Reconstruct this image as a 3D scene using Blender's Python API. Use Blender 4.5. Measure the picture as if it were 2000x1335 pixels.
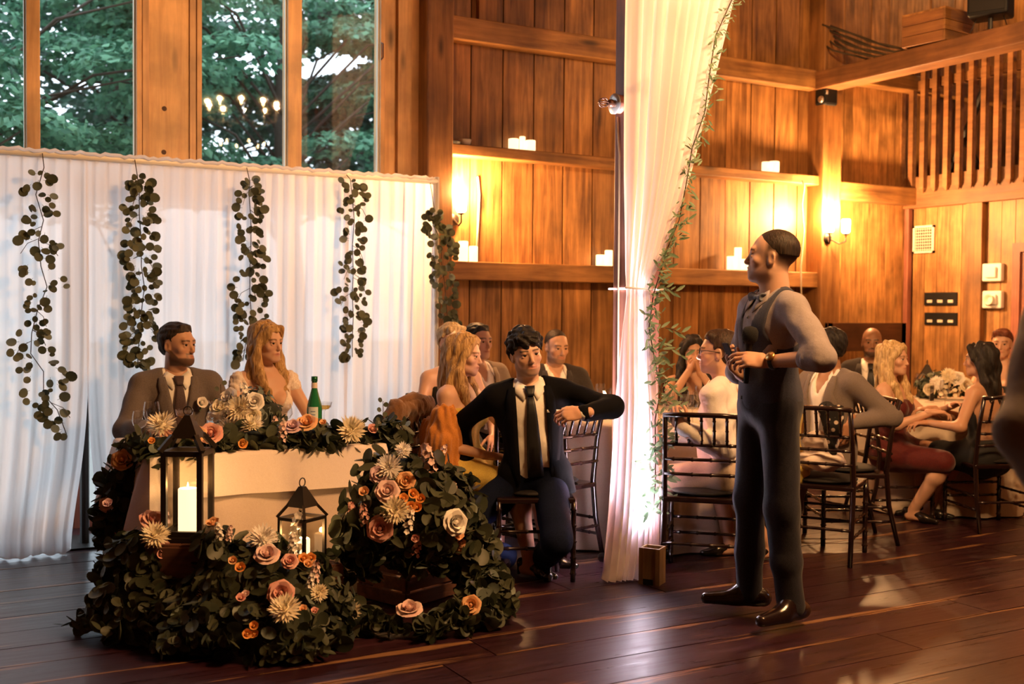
import bpy, bmesh, math, random
import numpy as np
from mathutils import Vector, Matrix
for o in list(bpy.data.objects): bpy.data.objects.remove(o)
rnd = random.Random(7); rng = np.random.default_rng(7)
scene = bpy.context.scene; COL = scene.collection
# ---------------------------------------------------------------- camera
F_PX = 2200.0; CAM_H = 1.45                       # focal length in pixels of the 2000 x 1335 frame
_y, _p, _r = (math.radians(a) for a in (29.466, -1.641, 0.468))
FW = np.array([math.sin(_y)*math.cos(_p), math.cos(_y)*math.cos(_p), math.sin(_p)])
RT = np.array([math.cos(_y), -math.sin(_y), 0.0]); UP = np.cross(RT, FW)
RT, UP = math.cos(_r)*RT+math.sin(_r)*UP, math.cos(_r)*UP-math.sin(_r)*RT
CAM = np.array([0, 0, CAM_H])
cam = bpy.data.cameras.new('camera'); camo = bpy.data.objects.new('camera', cam); COL.objects.link(camo)
camo.matrix_world = Matrix(((RT[0], UP[0], -FW[0], 0), (RT[1], UP[1], -FW[1], 0), (RT[2], UP[2], -FW[2], CAM_H), (0, 0, 0, 1)))
cam.sensor_width = 36; cam.lens = 36*F_PX/2000; cam.clip_start = .05; cam.clip_end = 200
cam.dof.use_dof = True; cam.dof.focus_distance = 5.7; cam.dof.aperture_fstop = 2.2
scene.camera = camo
# ---------------------------------------------------------------- light and exposure
vs = scene.view_settings; vs.view_transform = 'Standard'; vs.look = 'None'; vs.gamma = 1; vs.use_curve_mapping = False
vs.exposure = 0.7
scene.cycles.use_denoising = True
scene.cycles.use_adaptive_sampling = True; scene.cycles.adaptive_threshold = .02
scene.cycles.max_bounces = 7; scene.cycles.transparent_max_bounces = 16
scene.cycles.sample_clamp_indirect = 6.0; scene.cycles.caustics_reflective = False; scene.cycles.caustics_refractive = False
world = bpy.data.worlds.new('dusk_sky'); scene.world = world; world.use_nodes = True
world.node_tree.nodes['Background'].inputs[0].default_value = (.80, .86, 1.0, 1)
world.node_tree.nodes['Background'].inputs[1].default_value = 2.8
WARM = (1.0, .52, .20)
# every lamp's own power in watts; each is built with its lamp further down
POWER = dict(chandelier=740, sconce=165, post_uplight=1500, candle=1.0, hall=30, loft=70)
# ---------------------------------------------------------------- pixel helpers
def ray(px, py): return FW+(px-1000)/F_PX*RT-(py-667.5)/F_PX*UP
def on(px, py, ax, v):
    d = ray(px, py); return CAM+d*(v-CAM[ax])/d[ax]
def onX(px, py, x): return on(px, py, 0, x)
def onY(px, py, y): return on(px, py, 1, y)
def onZ(px, py, z=0.0): return on(px, py, 2, z)
def at(px, py, depth): return CAM+ray(px, py)*depth
# ---------------------------------------------------------------- object helpers
def tag(o, label=None, cat=None, group=None, kind=None):
    if label: o['label'] = label
    if cat: o['category'] = cat
    if group: o['group'] = group
    if kind: o['kind'] = kind
    return o
def thing(name, label, cat, loc=(0, 0, 0), rz=0, group=None):
    o = bpy.data.objects.new(name, None); COL.objects.link(o); o.empty_display_size = .05
    o.location = Vector([float(c) for c in loc]); o.rotation_euler = (0, 0, rz)
    return tag(o, label, cat, group)
def link(name, me, parent=None, loc=None, rot=None, scale=None):
    o = bpy.data.objects.new(name, me); COL.objects.link(o)
    if parent is not None: o.parent = parent
    if loc is not None: o.location = Vector([float(c) for c in loc])
    if rot is not None: o.rotation_euler = rot
    if scale is not None: o.scale = scale
    return o
def copy_tree(o, parent=None):
    c = o.copy(); COL.objects.link(c); c.parent = parent
    for ch in o.children: copy_tree(ch, c)
    return c
class MB:
    """collects shapes for ONE mesh"""
    def __init__(s): s.v = []; s.f = []; s.m = []; s.mi = 0
    def add(s, vs_, fs_):
        n = len(s.v); s.v += [tuple(float(c) for c in v) for v in vs_]
        for f in fs_: s.f.append(tuple(i+n for i in f)); s.m.append(s.mi)
        return s
    def box(s, c, size, R=None, taper=1.0):
        hx, hy, hz = size[0]/2, size[1]/2, size[2]/2; vs_ = []
        for z, t in ((-hz, 1), (hz, taper)):
            for x, y in ((-hx, -hy), (hx, -hy), (hx, hy), (-hx, hy)): vs_.append(Vector((x*t, y*t, z)))
        c = Vector([float(q) for q in c]); vs_ = [(R @ v if R is not None else v)+c for v in vs_]
        return s.add(vs_, [(0, 3, 2, 1), (4, 5, 6, 7), (0, 1, 5, 4), (1, 2, 6, 5), (2, 3, 7, 6), (3, 0, 4, 7)])
    def bbox(s, a, b):
        return s.box([(p+q)/2 for p, q in zip(a, b)], [abs(q-p) for p, q in zip(a, b)])
    def bar(s, a, b, w, h, up=(0, 0, 1)):
        a = Vector([float(q) for q in a]); b = Vector([float(q) for q in b]); d = (b-a); L = d.length; d.normalize()
        x = d.cross(Vector(up))
        if x.length < 1e-4: x = d.cross(Vector((1, 0, 0)))
        x.normalize(); y = x.cross(d)
        R = Matrix((x, y, d)).transposed()
        return s.box((a+b)/2, (w, h, L), R)
    def tube(s, path, rad, n=8, caps=True):
        P = [Vector([float(c) for c in p]) for p in path]
        if not hasattr(rad, '__len__'): rad = [rad]*len(P)
        vs_ = []; prev = None
        for i, p in enumerate(P):
            d = (P[min(i+1, len(P)-1)]-P[max(i-1, 0)]); d.normalize()
            if prev is None:
                x = d.cross(Vector((0, 0, 1)))
                if x.length < 1e-3: x = d.cross(Vector((1, 0, 0)))
            else: x = prev-d*prev.dot(d)
            x.normalize(); prev = x; y = d.cross(x)
            for k in range(n):
                a = 2*math.pi*k/n; vs_.append(p+(x*math.cos(a)+y*math.sin(a))*rad[i])
        fs_ = []
        for i in range(len(P)-1):
            for k in range(n):
                a, b = i*n+k, i*n+(k+1) % n; fs_.append((a, b, b+n, a+n))
        if caps: fs_ += [tuple(range(n-1, -1, -1)), tuple(range((len(P)-1)*n, len(P)*n))]
        return s.add(vs_, fs_)
    def lathe(s, prof, n=16, c=(0, 0, 0), R=None):
        vs_ = []; c = Vector([float(q) for q in c])
        for r_, z in prof:
            for k in range(n):
                a = 2*math.pi*k/n; v = Vector((r_*math.cos(a), r_*math.sin(a), z)); vs_.append((R @ v if R is not None else v)+c)
        fs_ = []
        for i in range(len(prof)-1):
            for k in range(n):
                a, b = i*n+k, i*n+(k+1) % n; fs_.append((a, b, b+n, a+n))
        return s.add(vs_, fs_)
    def grid(s, P):                                  # P[i][j] points
        n = len(P[0]); vs_ = [p for row in P for p in row]
        fs_ = [(i*n+j, i*n+j+1, (i+1)*n+j+1, (i+1)*n+j) for i in range(len(P)-1) for j in range(n-1)]
        return s.add(vs_, fs_)
    def mesh(s, name, mats, smooth=False):
        me = bpy.data.meshes.new(name); me.from_pydata(s.v, [], s.f)
        for m in (mats if isinstance(mats, (list, tuple)) else [mats]): me.materials.append(m)
        if any(s.m): me.polygons.foreach_set('material_index', s.m)
        if smooth: me.polygons.foreach_set('use_smooth', [True]*len(s.f))
        me.update(); return me
    def build(s, name, mats, parent=None, smooth=False, loc=None, rot=None):
        return link(name, s.mesh(name, mats, smooth), parent, loc, rot)
def bevel(o, w=.004, seg=2):
    m = o.modifiers.new('bevel', 'BEVEL'); m.width = w; m.segments = seg; m.limit_method = 'ANGLE'; return o
# ---------------------------------------------------------------- materials
MATS = {}
def nmat(name):
    m = bpy.data.materials.new(name); m.use_nodes = True; nt = m.node_tree
    b = nt.nodes['Principled BSDF']; MATS[name] = m; return m, nt, b
def plain(name, col, rough=.6, metal=0, spec=.5, sheen=0, noise=0, nscale=40, bump=0, trans=0, coat=0):
    m, nt, b = nmat(name); b.inputs['Roughness'].default_value = rough; b.inputs['Metallic'].default_value = metal
    b.inputs['Specular IOR Level'].default_value = spec; b.inputs['Sheen Weight'].default_value = sheen
    b.inputs['Coat Weight'].default_value = coat
    b.inputs['Base Color'].default_value = (*col, 1)
    if noise or bump:
        tc = nt.nodes.new('ShaderNodeTexCoord'); n = nt.nodes.new('ShaderNodeTexNoise'); n.inputs['Scale'].default_value = nscale
        n.inputs['Detail'].default_value = 4; nt.links.new(tc.outputs['Object'], n.inputs['Vector'])
        if noise:
            mx = nt.nodes.new('ShaderNodeMix'); mx.data_type = 'RGBA'
            mx.inputs[6].default_value = (*[c*(1-noise) for c in col], 1); mx.inputs[7].default_value = (*[min(1, c*(1+noise)) for c in col], 1)
            nt.links.new(n.outputs['Fac'], mx.inputs[0]); nt.links.new(mx.outputs[2], b.inputs['Base Color'])
        if bump:
            bp = nt.nodes.new('ShaderNodeBump'); bp.inputs['Strength'].default_value = bump; bp.inputs['Distance'].default_value = .004
            nt.links.new(n.outputs['Fac'], bp.inputs['Height']); nt.links.new(bp.outputs[0], b.inputs['Normal'])
    return m
def weave(name, c1, c2, scale=500, rough=.85, sheen=.15, bump=.15):
    """cloth: fine two-colour mottled weave"""
    m, nt, b = nmat(name); b.inputs['Roughness'].default_value = rough; b.inputs['Sheen Weight'].default_value = sheen
    b.inputs['Specular IOR Level'].default_value = .25 if max(c2) > .05 else .08
    tc = nt.nodes.new('ShaderNodeTexCoord'); n = nt.nodes.new('ShaderNodeTexNoise'); n.inputs['Scale'].default_value = scale
    n.inputs['Detail'].default_value = 2; nt.links.new(tc.outputs['Object'], n.inputs['Vector'])
    mx = nt.nodes.new('ShaderNodeMix'); mx.data_type = 'RGBA'; mx.inputs[6].default_value = (*c1, 1); mx.inputs[7].default_value = (*c2, 1)
    mp = nt.nodes.new('ShaderNodeMapRange'); mp.inputs[1].default_value = .35; mp.inputs[2].default_value = .65
    nt.links.new(n.outputs['Fac'], mp.inputs[0]); nt.links.new(mp.outputs[0], mx.inputs[0]); nt.links.new(mx.outputs[2], b.inputs['Base Color'])
    n2 = nt.nodes.new('ShaderNodeTexNoise'); n2.inputs['Scale'].default_value = 14; n2.inputs['Detail'].default_value = 3
    nt.links.new(tc.outputs['Object'], n2.inputs['Vector'])
    bp = nt.nodes.new('ShaderNodeBump'); bp.inputs['Strength'].default_value = bump; bp.inputs['Distance'].default_value = .02
    nt.links.new(n2.outputs['Fac'], bp.inputs['Height']); nt.links.new(bp.outputs[0], b.inputs['Normal'])
    return m
def wood(name, dark, light, axis='z', rough=.55, scale=1.0, knots=True, vary=.35, coat=0, streak=1.0):
    """sawn boards: stretched grain, knots, and a shade of its own for each board (random per object)"""
    m, nt, b = nmat(name); N = nt.nodes.new; L = nt.links.new
    b.inputs['Coat Weight'].default_value = coat; b.inputs['Coat Roughness'].default_value = .25
    tc = N('ShaderNodeTexCoord'); oi = N('ShaderNodeObjectInfo')
    mp = N('ShaderNodeMapping'); sc = {'x': (.6, 9, 9), 'y': (9, .6, 9), 'z': (9, 9, .6)}[axis]
    mp.inputs['Scale'].default_value = [c*scale for c in sc]
    add = N('ShaderNodeVectorMath'); add.operation = 'ADD'
    ml = N('ShaderNodeVectorMath'); ml.operation = 'SCALE'; ml.inputs[3].default_value = 37.0
    cb = N('ShaderNodeCombineXYZ')
    for i in range(3): L(oi.outputs['Random'], cb.inputs[i])
    L(cb.outputs[0], ml.inputs[0]); L(tc.outputs['Object'], add.inputs[0]); L(ml.outputs[0], add.inputs[1]); L(add.outputs[0], mp.inputs['Vector'])
    g = N('ShaderNodeTexNoise'); g.inputs['Scale'].default_value = 2.2; g.inputs['Detail'].default_value = 8; g.inputs['Roughness'].default_value = .65
    g.inputs['Distortion'].default_value = .6
    L(mp.outputs[0], g.inputs['Vector'])
    big = N('ShaderNodeTexNoise'); big.inputs['Scale'].default_value = 2.4*scale; big.inputs['Detail'].default_value = 5; L(add.outputs[0], big.inputs['Vector'])
    rp = N('ShaderNodeValToRGB'); e = rp.color_ramp.elements
    e[0].position = .30; e[0].color = (*dark, 1); e[1].position = .70; e[1].color = (*light, 1)
    L(g.outputs['Fac'], rp.inputs['Fac'])
    # board-to-board variation
    vr = N('ShaderNodeMapRange'); vr.inputs[3].default_value = 1-vary; vr.inputs[4].default_value = 1+vary*.6
    L(oi.outputs['Random'], vr.inputs[0])
    br = N('ShaderNodeMapRange'); br.inputs[1].default_value = .3; br.inputs[2].default_value = .7; br.inputs[3].default_value = .50; br.inputs[4].default_value = 1.30
    L(big.outputs['Fac'], br.inputs[0])
    mu = N('ShaderNodeMath'); mu.operation = 'MULTIPLY'; L(vr.outputs[0], mu.inputs[0]); L(br.outputs[0], mu.inputs[1])
    hs = N('ShaderNodeVectorMath'); hs.operation = 'SCALE'; L(rp.outputs[0], hs.inputs[0]); L(mu.outputs[0], hs.inputs[3])
    out = hs.outputs[0]
    if knots:
        vo = N('ShaderNodeTexVoronoi'); km = N('ShaderNodeMapping'); km.inputs['Scale'].default_value = {'x': (1.1, 4, 4), 'y': (4, 1.1, 4), 'z': (4, 4, 1.1)}[axis]
        L(add.outputs[0], km.inputs['Vector']); L(km.outputs[0], vo.inputs['Vector']); vo.inputs['Scale'].default_value = 1.0
        kr = N('ShaderNodeMapRange'); kr.inputs[1].default_value = .035; kr.inputs[2].default_value = .13; kr.inputs[3].default_value = .25; kr.inputs[4].default_value = 1
        L(vo.outputs['Distance'], kr.inputs[0])
        ks = N('ShaderNodeVectorMath'); ks.operation = 'SCALE'; L(out, ks.inputs[0]); L(kr.outputs[0], ks.inputs[3]); out = ks.outputs[0]
    L(out, b.inputs['Base Color'])
    rr = N('ShaderNodeMapRange'); rr.inputs[3].default_value = rough-.08; rr.inputs[4].default_value = rough+.15
    L(g.outputs['Fac'], rr.inputs[0]); L(rr.outputs[0], b.inputs['Roughness'])
    bp = N('ShaderNodeBump'); bp.inputs['Strength'].default_value = .25*streak; bp.inputs['Distance'].default_value = .006
    L(g.outputs['Fac'], bp.inputs['Height']); L(bp.outputs[0], b.inputs['Normal'])
    return m
def emit(name, col, s):
    m = bpy.data.materials.new(name); m.use_nodes = True; nt = m.node_tree; nt.nodes.clear()
    e = nt.nodes.new('ShaderNodeEmission'); e.inputs[0].default_value = (*col, 1); e.inputs[1].default_value = s
    o = nt.nodes.new('ShaderNodeOutputMaterial'); nt.links.new(e.outputs[0], o.inputs[0]); MATS[name] = m; return m
def sheer(name, col, trans=.5, clear=.12):
    """thin cloth: part diffuse, part light let through, a little open weave"""
    m = bpy.data.materials.new(name); m.use_nodes = True; nt = m.node_tree; nt.nodes.clear(); N = nt.nodes.new; L = nt.links.new
    d = N('ShaderNodeBsdfDiffuse'); t = N('ShaderNodeBsdfTranslucent'); c = N('ShaderNodeBsdfTransparent')
    d.inputs[0].default_value = (*col, 1); t.inputs[0].default_value = (*col, 1)
    a = N('ShaderNodeMixShader'); a.inputs[0].default_value = trans; b = N('ShaderNodeMixShader'); b.inputs[0].default_value = clear
    o = N('ShaderNodeOutputMaterial')
    L(d.outputs[0], a.inputs[1]); L(t.outputs[0], a.inputs[2]); L(a.outputs[0], b.inputs[1]); L(c.outputs[0], b.inputs[2]); L(b.outputs[0], o.inputs[0])
    MATS[name] = m; return m
def pane(name, tint=(1, 1, 1), fres=1.5, boost=1.0):
    """thin window or vessel glass: mirror by angle over clear"""
    m = bpy.data.materials.new(name); m.use_nodes = True; nt = m.node_tree; nt.nodes.clear(); N = nt.nodes.new; L = nt.links.new
    c = N('ShaderNodeBsdfTransparent'); c.inputs[0].default_value = (*tint, 1); g = N('ShaderNodeBsdfGlossy'); g.inputs['Roughness'].default_value = .015
    lw = N('ShaderNodeLayerWeight'); lw.inputs[0].default_value = .5; fr = N('ShaderNodeMath'); fr.operation = 'POWER'; fr.inputs[1].default_value = 4.0; L(lw.outputs['Facing'], fr.inputs[0])
    mu = N('ShaderNodeMath'); mu.operation = 'MULTIPLY_ADD'; mu.inputs[1].default_value = .55*boost; mu.inputs[2].default_value = .042*boost; mu.use_clamp = True
    mx = N('ShaderNodeMixShader'); o = N('ShaderNodeOutputMaterial')
    L(fr.outputs[0], mu.inputs[0]); L(mu.outputs[0], mx.inputs[0]); L(c.outputs[0], mx.inputs[1]); L(g.outputs[0], mx.inputs[2]); L(mx.outputs[0], o.inputs[0])
    MATS[name] = m; return m
def leafmat(name, c1, c2, rough=.5, trans=.25):
    """leaf: own green per leaf, slight see-through"""
    m = bpy.data.materials.new(name); m.use_nodes = True; nt = m.node_tree; N = nt.nodes.new; L = nt.links.new
    b = nt.nodes['Principled BSDF']; o = nt.nodes['Material Output']; b.inputs['Roughness'].default_value = rough; b.inputs['Specular IOR Level'].default_value = .3
    at_ = N('ShaderNodeAttribute'); at_.attribute_name = 'shade'; oi = N('ShaderNodeObjectInfo'); ad = N('ShaderNodeMath'); ad.operation = 'ADD'
    L(at_.outputs['Fac'], ad.inputs[0]); L(oi.outputs['Random'], ad.inputs[1]); fr = N('ShaderNodeMath'); fr.operation = 'FRACT'; L(ad.outputs[0], fr.inputs[0])
    mx = N('ShaderNodeMix'); mx.data_type = 'RGBA'; mx.inputs[6].default_value = (*c1, 1); mx.inputs[7].default_value = (*c2, 1)
    L(fr.outputs[0], mx.inputs[0]); L(mx.outputs[2], b.inputs['Base Color'])
    t = N('ShaderNodeBsdfTranslucent'); L(mx.outputs[2], t.inputs[0]); ms = N('ShaderNodeMixShader'); ms.inputs[0].default_value = trans
    L(b.outputs[0], ms.inputs[1]); L(t.outputs[0], ms.inputs[2]); L(ms.outputs[0], o.inputs[0]); MATS[name] = m; return m
def point_light(name, loc, power, col, rad=.03, parent=None):
    l = bpy.data.lights.new(name, 'POINT'); l.energy = power; l.color = col; l.shadow_soft_size = rad
    o = bpy.data.objects.new(name, l); COL.objects.link(o); o.location = Vector([float(c) for c in loc])
    if parent is not None: o.parent = parent
    return o
def spot_light(name, loc, target, power, col, angle, rad=.04, blend=.6, parent=None):
    l = bpy.data.lights.new(name, 'SPOT'); l.energy = power; l.color = col; l.shadow_soft_size = rad; l.spot_size = math.radians(angle); l.spot_blend = blend
    o = bpy.data.objects.new(name, l); COL.objects.link(o); o.location = Vector([float(c) for c in loc])
    o.rotation_euler = (Vector([float(c) for c in target])-o.location).to_track_quat('-Z', 'Y').to_euler()
    if parent is not None: o.parent = parent
    return o
# ================================================================ MATERIALS
wood('barn_board', (.12, .042, .011), (.56, .27, .080), 'z', rough=.5, vary=.30)
wood('barn_board_fine', (.20, .08, .022), (.60, .30, .095), 'z', rough=.5, vary=.22, scale=1.6)
wood('barn_beam_x', (.18, .07, .02), (.50, .24, .07), 'x', rough=.55, vary=.15)
wood('barn_beam_y', (.16, .06, .02), (.34, .15, .05), 'y', rough=.55, vary=.15)
wood('barn_post', (.17, .066, .018), (.45, .21, .062), 'z', rough=.55, vary=.15)
wood('dark_post', (.20, .062, .038), (.42, .15, .09), 'z', rough=.5, vary=.1)
wood('window_wood', (.52, .26, .10), (.74, .43, .17), 'z', rough=.45, vary=.08, knots=False)
wood('window_board', (.54, .27, .09), (.78, .46, .18), 'z', rough=.45, vary=.05)
wood('crate_wood', (.07, .026, .014), (.24, .095, .05), 'x', rough=.65, vary=.3)
wood('bench_wood', (.06, .022, .010), (.14, .055, .022), 'x', rough=.45, vary=.1)
wood('box_wood', (.20, .12, .05), (.42, .28, .13), 'z', rough=.5, vary=.1, knots=False)
def floor_material():
    m, nt, b = nmat('floor_paint'); N = nt.nodes.new; L = nt.links.new
    tc = N('ShaderNodeTexCoord'); oi = N('ShaderNodeObjectInfo'); cb = N('ShaderNodeCombineXYZ'); ml = N('ShaderNodeVectorMath'); ml.operation = 'SCALE'; ml.inputs[3].default_value = 53
    for i in range(3): L(oi.outputs['Random'], cb.inputs[i])
    ad = N('ShaderNodeVectorMath'); ad.operation = 'ADD'; L(cb.outputs[0], ml.inputs[0]); L(tc.outputs['Object'], ad.inputs[0]); L(ml.outputs[0], ad.inputs[1])
    mp = N('ShaderNodeMapping'); mp.inputs['Scale'].default_value = (1.0, 16, 8); L(ad.outputs[0], mp.inputs['Vector'])
    g = N('ShaderNodeTexNoise'); g.inputs['Scale'].default_value = 2.0; g.inputs['Detail'].default_value = 9; g.inputs['Roughness'].default_value = .7; L(mp.outputs[0], g.inputs['Vector'])
    rp = N('ShaderNodeValToRGB'); e = rp.color_ramp.elements; e[0].position = .28; e[0].color = (.012, .0035, .006, 1); e[1].position = .72; e[1].color = (.046, .014, .021, 1)
    L(g.outputs['Fac'], rp.inputs['Fac'])
    # worn streaks where the paint has gone to bare wood, strongest along the board edges
    w = N('ShaderNodeTexNoise'); mw = N('ShaderNodeMapping'); mw.inputs['Scale'].default_value = (.55, 9, 4); L(ad.outputs[0], mw.inputs['Vector']); L(mw.outputs[0], w.inputs['Vector'])
    w.inputs['Scale'].default_value = 1.6; w.inputs['Detail'].default_value = 8; w.inputs['Roughness'].default_value = .62
    sp = N('ShaderNodeSeparateXYZ'); L(tc.outputs['Object'], sp.inputs[0]); ab = N('ShaderNodeMath'); ab.operation = 'ABSOLUTE'; L(sp.outputs[1], ab.inputs[0])
    ed = N('ShaderNodeMapRange'); ed.inputs[1].default_value = .07; ed.inputs[2].default_value = .13; ed.inputs[3].default_value = 0; ed.inputs[4].default_value = .12; L(ab.outputs[0], ed.inputs[0])
    sm = N('ShaderNodeMath'); sm.operation = 'ADD'; L(w.outputs['Fac'], sm.inputs[0]); L(ed.outputs[0], sm.inputs[1])
    wr = N('ShaderNodeMapRange'); wr.inputs[1].default_value = .635; wr.inputs[2].default_value = .69; L(sm.outputs[0], wr.inputs[0])
    mx = N('ShaderNodeMix'); mx.data_type = 'RGBA'; mx.inputs[7].default_value = (.24, .12, .055, 1); L(wr.outputs[0], mx.inputs[0]); L(rp.outputs[0], mx.inputs[6])
    vr = N('ShaderNodeMapRange'); vr.inputs[3].default_value = .8; vr.inputs[4].default_value = 1.2; L(oi.outputs['Random'], vr.inputs[0])
    sc = N('ShaderNodeVectorMath'); sc.operation = 'SCALE'; L(mx.outputs[2], sc.inputs[0]); L(vr.outputs[0], sc.inputs[3]); L(sc.outputs[0], b.inputs['Base Color'])
    rr = N('ShaderNodeMapRange'); rr.inputs[1].default_value = .3; rr.inputs[2].default_value = .7; rr.inputs[3].default_value = .24; rr.inputs[4].default_value = .42; L(g.outputs['Fac'], rr.inputs[0]); L(rr.outputs[0], b.inputs['Roughness'])
    bp = N('ShaderNodeBump'); bp.inputs['Strength'].default_value = .22; bp.inputs['Distance'].default_value = .004; L(g.outputs['Fac'], bp.inputs['Height']); L(bp.outputs[0], b.inputs['Normal'])
    b.inputs['Specular IOR Level'].default_value = .5
    return m
floor_material()
plain('under_floor', (.012, .008, .006), .9)
plain('dark_plain', (.10, .05, .025), .8, noise=.3, nscale=3)
plain('black_metal', (.012, .011, .011), .42, metal=.3, spec=.5)
plain('black_plastic', (.005, .005, .006), .6, spec=.3)
plain('bronze', (.028, .019, .014), .45, metal=.6)
plain('pewter', (.45, .43, .42), .35, metal=.8)
plain('brown_knob', (.12, .05, .03), .35, metal=.5)
plain('cream_plastic', (.75, .68, .55), .4)
plain('white_plastic', (.85, .82, .76), .4)
plain('cable', (.45, .30, .18), .6)
plain('white_cable', (.80, .72, .58), .5)
pane('window_glass', (.93, .97, .96), 1.5, .8)
pane('lantern_glass', (.96, .95, .92), 1.45)
pane('vessel_glass', (.94, .95, .95), 1.5, 3.0)
emit('shade_glow', (1, .66, .33), 9.0)
emit('bulb_glow', (1, .62, .28), 60.0)
emit('flame', (1, .55, .16), 22.0)
WB = 7.8                      # inner face of the back wall
P1, P2 = 3.70, 7.66           # the two bays' post lines
RX = 8.90                     # right wall under the loft
FX0, FX1, FY0 = -3.4, 11.8, -3.2
CEIL = 5.4
# ================================================================ FLOOR
fl = MB().bbox((FX0, FY0, -.09), (FX1, WB+.3, -.031)).build('floor', MATS['under_floor']); tag(fl, 'dark reddish brown painted plank floor, worn along the joints', 'floor', kind='structure')
PW = .262; L0 = 3.7
pm = MB().box((0, 0, -.0155), (L0-.006, PW-.006, .031)).mesh('plank', MATS['floor_paint'])
row = 0; y = WB-.02
while y > 1.2:
    y -= PW; x = FX0-rnd.uniform(0, 3.0)
    while x < RX-.1:
        if x+L0 > -1.5: link('plank', pm, fl, (x+L0/2, y+PW/2, rnd.uniform(-.0015, 0)))
        x += L0
MB().bbox((FX0, FY0, -.03), (RX, y, -.001)).build('floor_rest', MATS['floor_paint'], fl)
# ================================================================ BACK WALL (boards, girts, posts)
wb = MB().bbox((P1-.1, WB+.03, 0), (FX1, WB+.10, CEIL)).build('wall_back', MATS['dark_plain']); tag(wb, 'wide vertical barn boards of the back wall, stained orange brown', 'wall', kind='structure')
BW = .283
bm_ = MB().box((0, 0, 0), (BW-.012, .026, CEIL)).mesh('board', MATS['barn_board'])
x = 3.76+BW/2-.02
while x < P2+.02:
    o = link('board', bm_, wb, (x, WB+.016+rnd.uniform(-.004, .004), CEIL/2)); o.scale.x = 1; x += BW
BF = .118
bf_ = MB().box((0, 0, 0), (BF-.005, .022, CEIL)).mesh('board', MATS['barn_board_fine'])
x = P2+.16
while x < FX1:
    link('board', bf_, wb, (x, WB+.014+rnd.uniform(-.003, .003), CEIL/2)); x += BF
def struct(name, mb, mat, label, smooth=False, w=.008, cat='beam'):
    o = mb.build(name, mat, None, smooth); tag(o, label, cat, kind='structure')
    if w: bevel(o, w)
    return o
M = MATS
struct('trim_1', MB().bbox((P1+.08, WB-.13, 3.49), (P2, WB, 3.665)), M['barn_beam_x'], 'upper horizontal timber girt across the board wall')
struct('trim_2', MB().bbox((P1+.08, WB-.15, 2.615), (P2, WB, 2.70)), M['barn_beam_x'], 'middle timber ledge carrying candles on the board wall')
struct('trim_3', MB().bbox((P1+.08, WB-.15, 1.675), (P2, WB, 1.815)), M['barn_beam_x'], 'lower timber ledge carrying candles on the board wall')
struct('trim_4', MB().bbox((P1-.12, WB-.17, 0), (P1+.09, WB+.02, CEIL)), M['barn_post'], 'squared timber post between the windows and the board wall', cat='post')
struct('trim_5', MB().bbox((P2-.12, WB-.20, 0), (P2+.11, WB+.02, CEIL)), M['barn_post'], 'squared timber post where the loft beam meets the back wall', cat='post')
struct('trim_6', MB().bbox((P2+.11, WB-.16, 2.50), (RX, WB, 2.665)), M['barn_beam_x'], 'short timber ledge between the corner post and the loft')
struct('trim_7', MB().bbox((P2-.16, 1.0, 3.485), (P2+.06, WB-.1, 3.645)), M['barn_beam_y'], 'long dark timber beam running from the corner post past the loft')
struct('trim_8', MB().bbox((RX-.06, WB-.05, 0), (RX, WB, 2.5)), M['dark_post'], 'narrow dark corner strip under the loft', w=.004, cat='trim')
struct('trim_9', MB().bbox((P2+.11, WB-.15, 3.60), (RX+2, WB, 3.75)), M['barn_beam_x'], 'timber girt behind the loft beam')
# boards proud of the wall, high up by the post
for i, (a, b_) in enumerate(((930, 965),)):
    xa, xb = onY(a, 20, WB)[0], onY(b_, 20, WB)[0]
    struct('trim_10', MB().bbox((xa, WB-.05, 3.66), (xb, WB, CEIL)), M['barn_post'], 'short upright timber standing on the upper girt', w=.004)
# ---------------------------------------------------------------- right wall and loft
wr = MB().bbox((RX+.03, .5, 0), (RX+.1, WB, 2.5)).build('wall_right', M['dark_plain']); tag(wr, 'narrow pale pine boards of the wall under the loft', 'wall', kind='structure')
bn_ = MB().box((0, 0, 0), (.024, .138, 2.5)).mesh('board', M['barn_board_fine'])
y = WB-.13
while y > 1.0:
    link('board', bn_, wr, (RX+.016+rnd.uniform(-.003, .003), y, 1.25)); y -= .143
ya, yb = onX(1893, 500, RX)[1], onX(1925, 500, RX)[1]
struct('trim_11', MB().bbox((RX-.06, yb, 0), (RX, ya, 2.5)), M['barn_post'], 'flat timber post on the wall under the loft', w=.004, cat='post')
ya, yb = onX(1984, 500, RX)[1], onX(1999, 500, RX)[1]
dn = thing('door_1', 'dark door frame edge beside the white alarm boxes', 'door', (RX, yb, 0)); tag(dn, kind='structure')
MB().bbox((-.05, 0, 0), (.0, ya-yb, 2.08)).build('door_jamb', M['dark_post'], dn)
MB().bbox((-.05, -1.0, 2.0), (.0, 0, 2.08)).build('door_head', M['dark_post'], dn)
MB().bbox((-.03, -1.0, 0), (.0, 0, 2.0)).build('door_leaf', M['dark_post'], dn)
struct('trim_12', MB().bbox((RX, .5, 2.47), (FX1, WB, 2.6)), M['barn_beam_y'], 'loft floor', cat='floor', w=0)
wl = MB().bbox((FX1-.1, .5, 2.6), (FX1, WB, CEIL)).build('wall_loft', M['dark_plain']); tag(wl, 'dark far wall inside the loft', 'wall', kind='structure')
rail = thing('loft_railing', 'brown timber railing of square pickets along the loft edge', 'railing', (RX-.02, 5.2, 2.47)); tag(rail, kind='structure')
y0r = 1.5-5.2; y1r = onX(1764, 380, RX)[1]-5.2
bevel(MB().bbox((-.06, y0r, .0), (.0, y1r, .30)).build('fascia_board', M['barn_beam_y'], rail))
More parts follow.
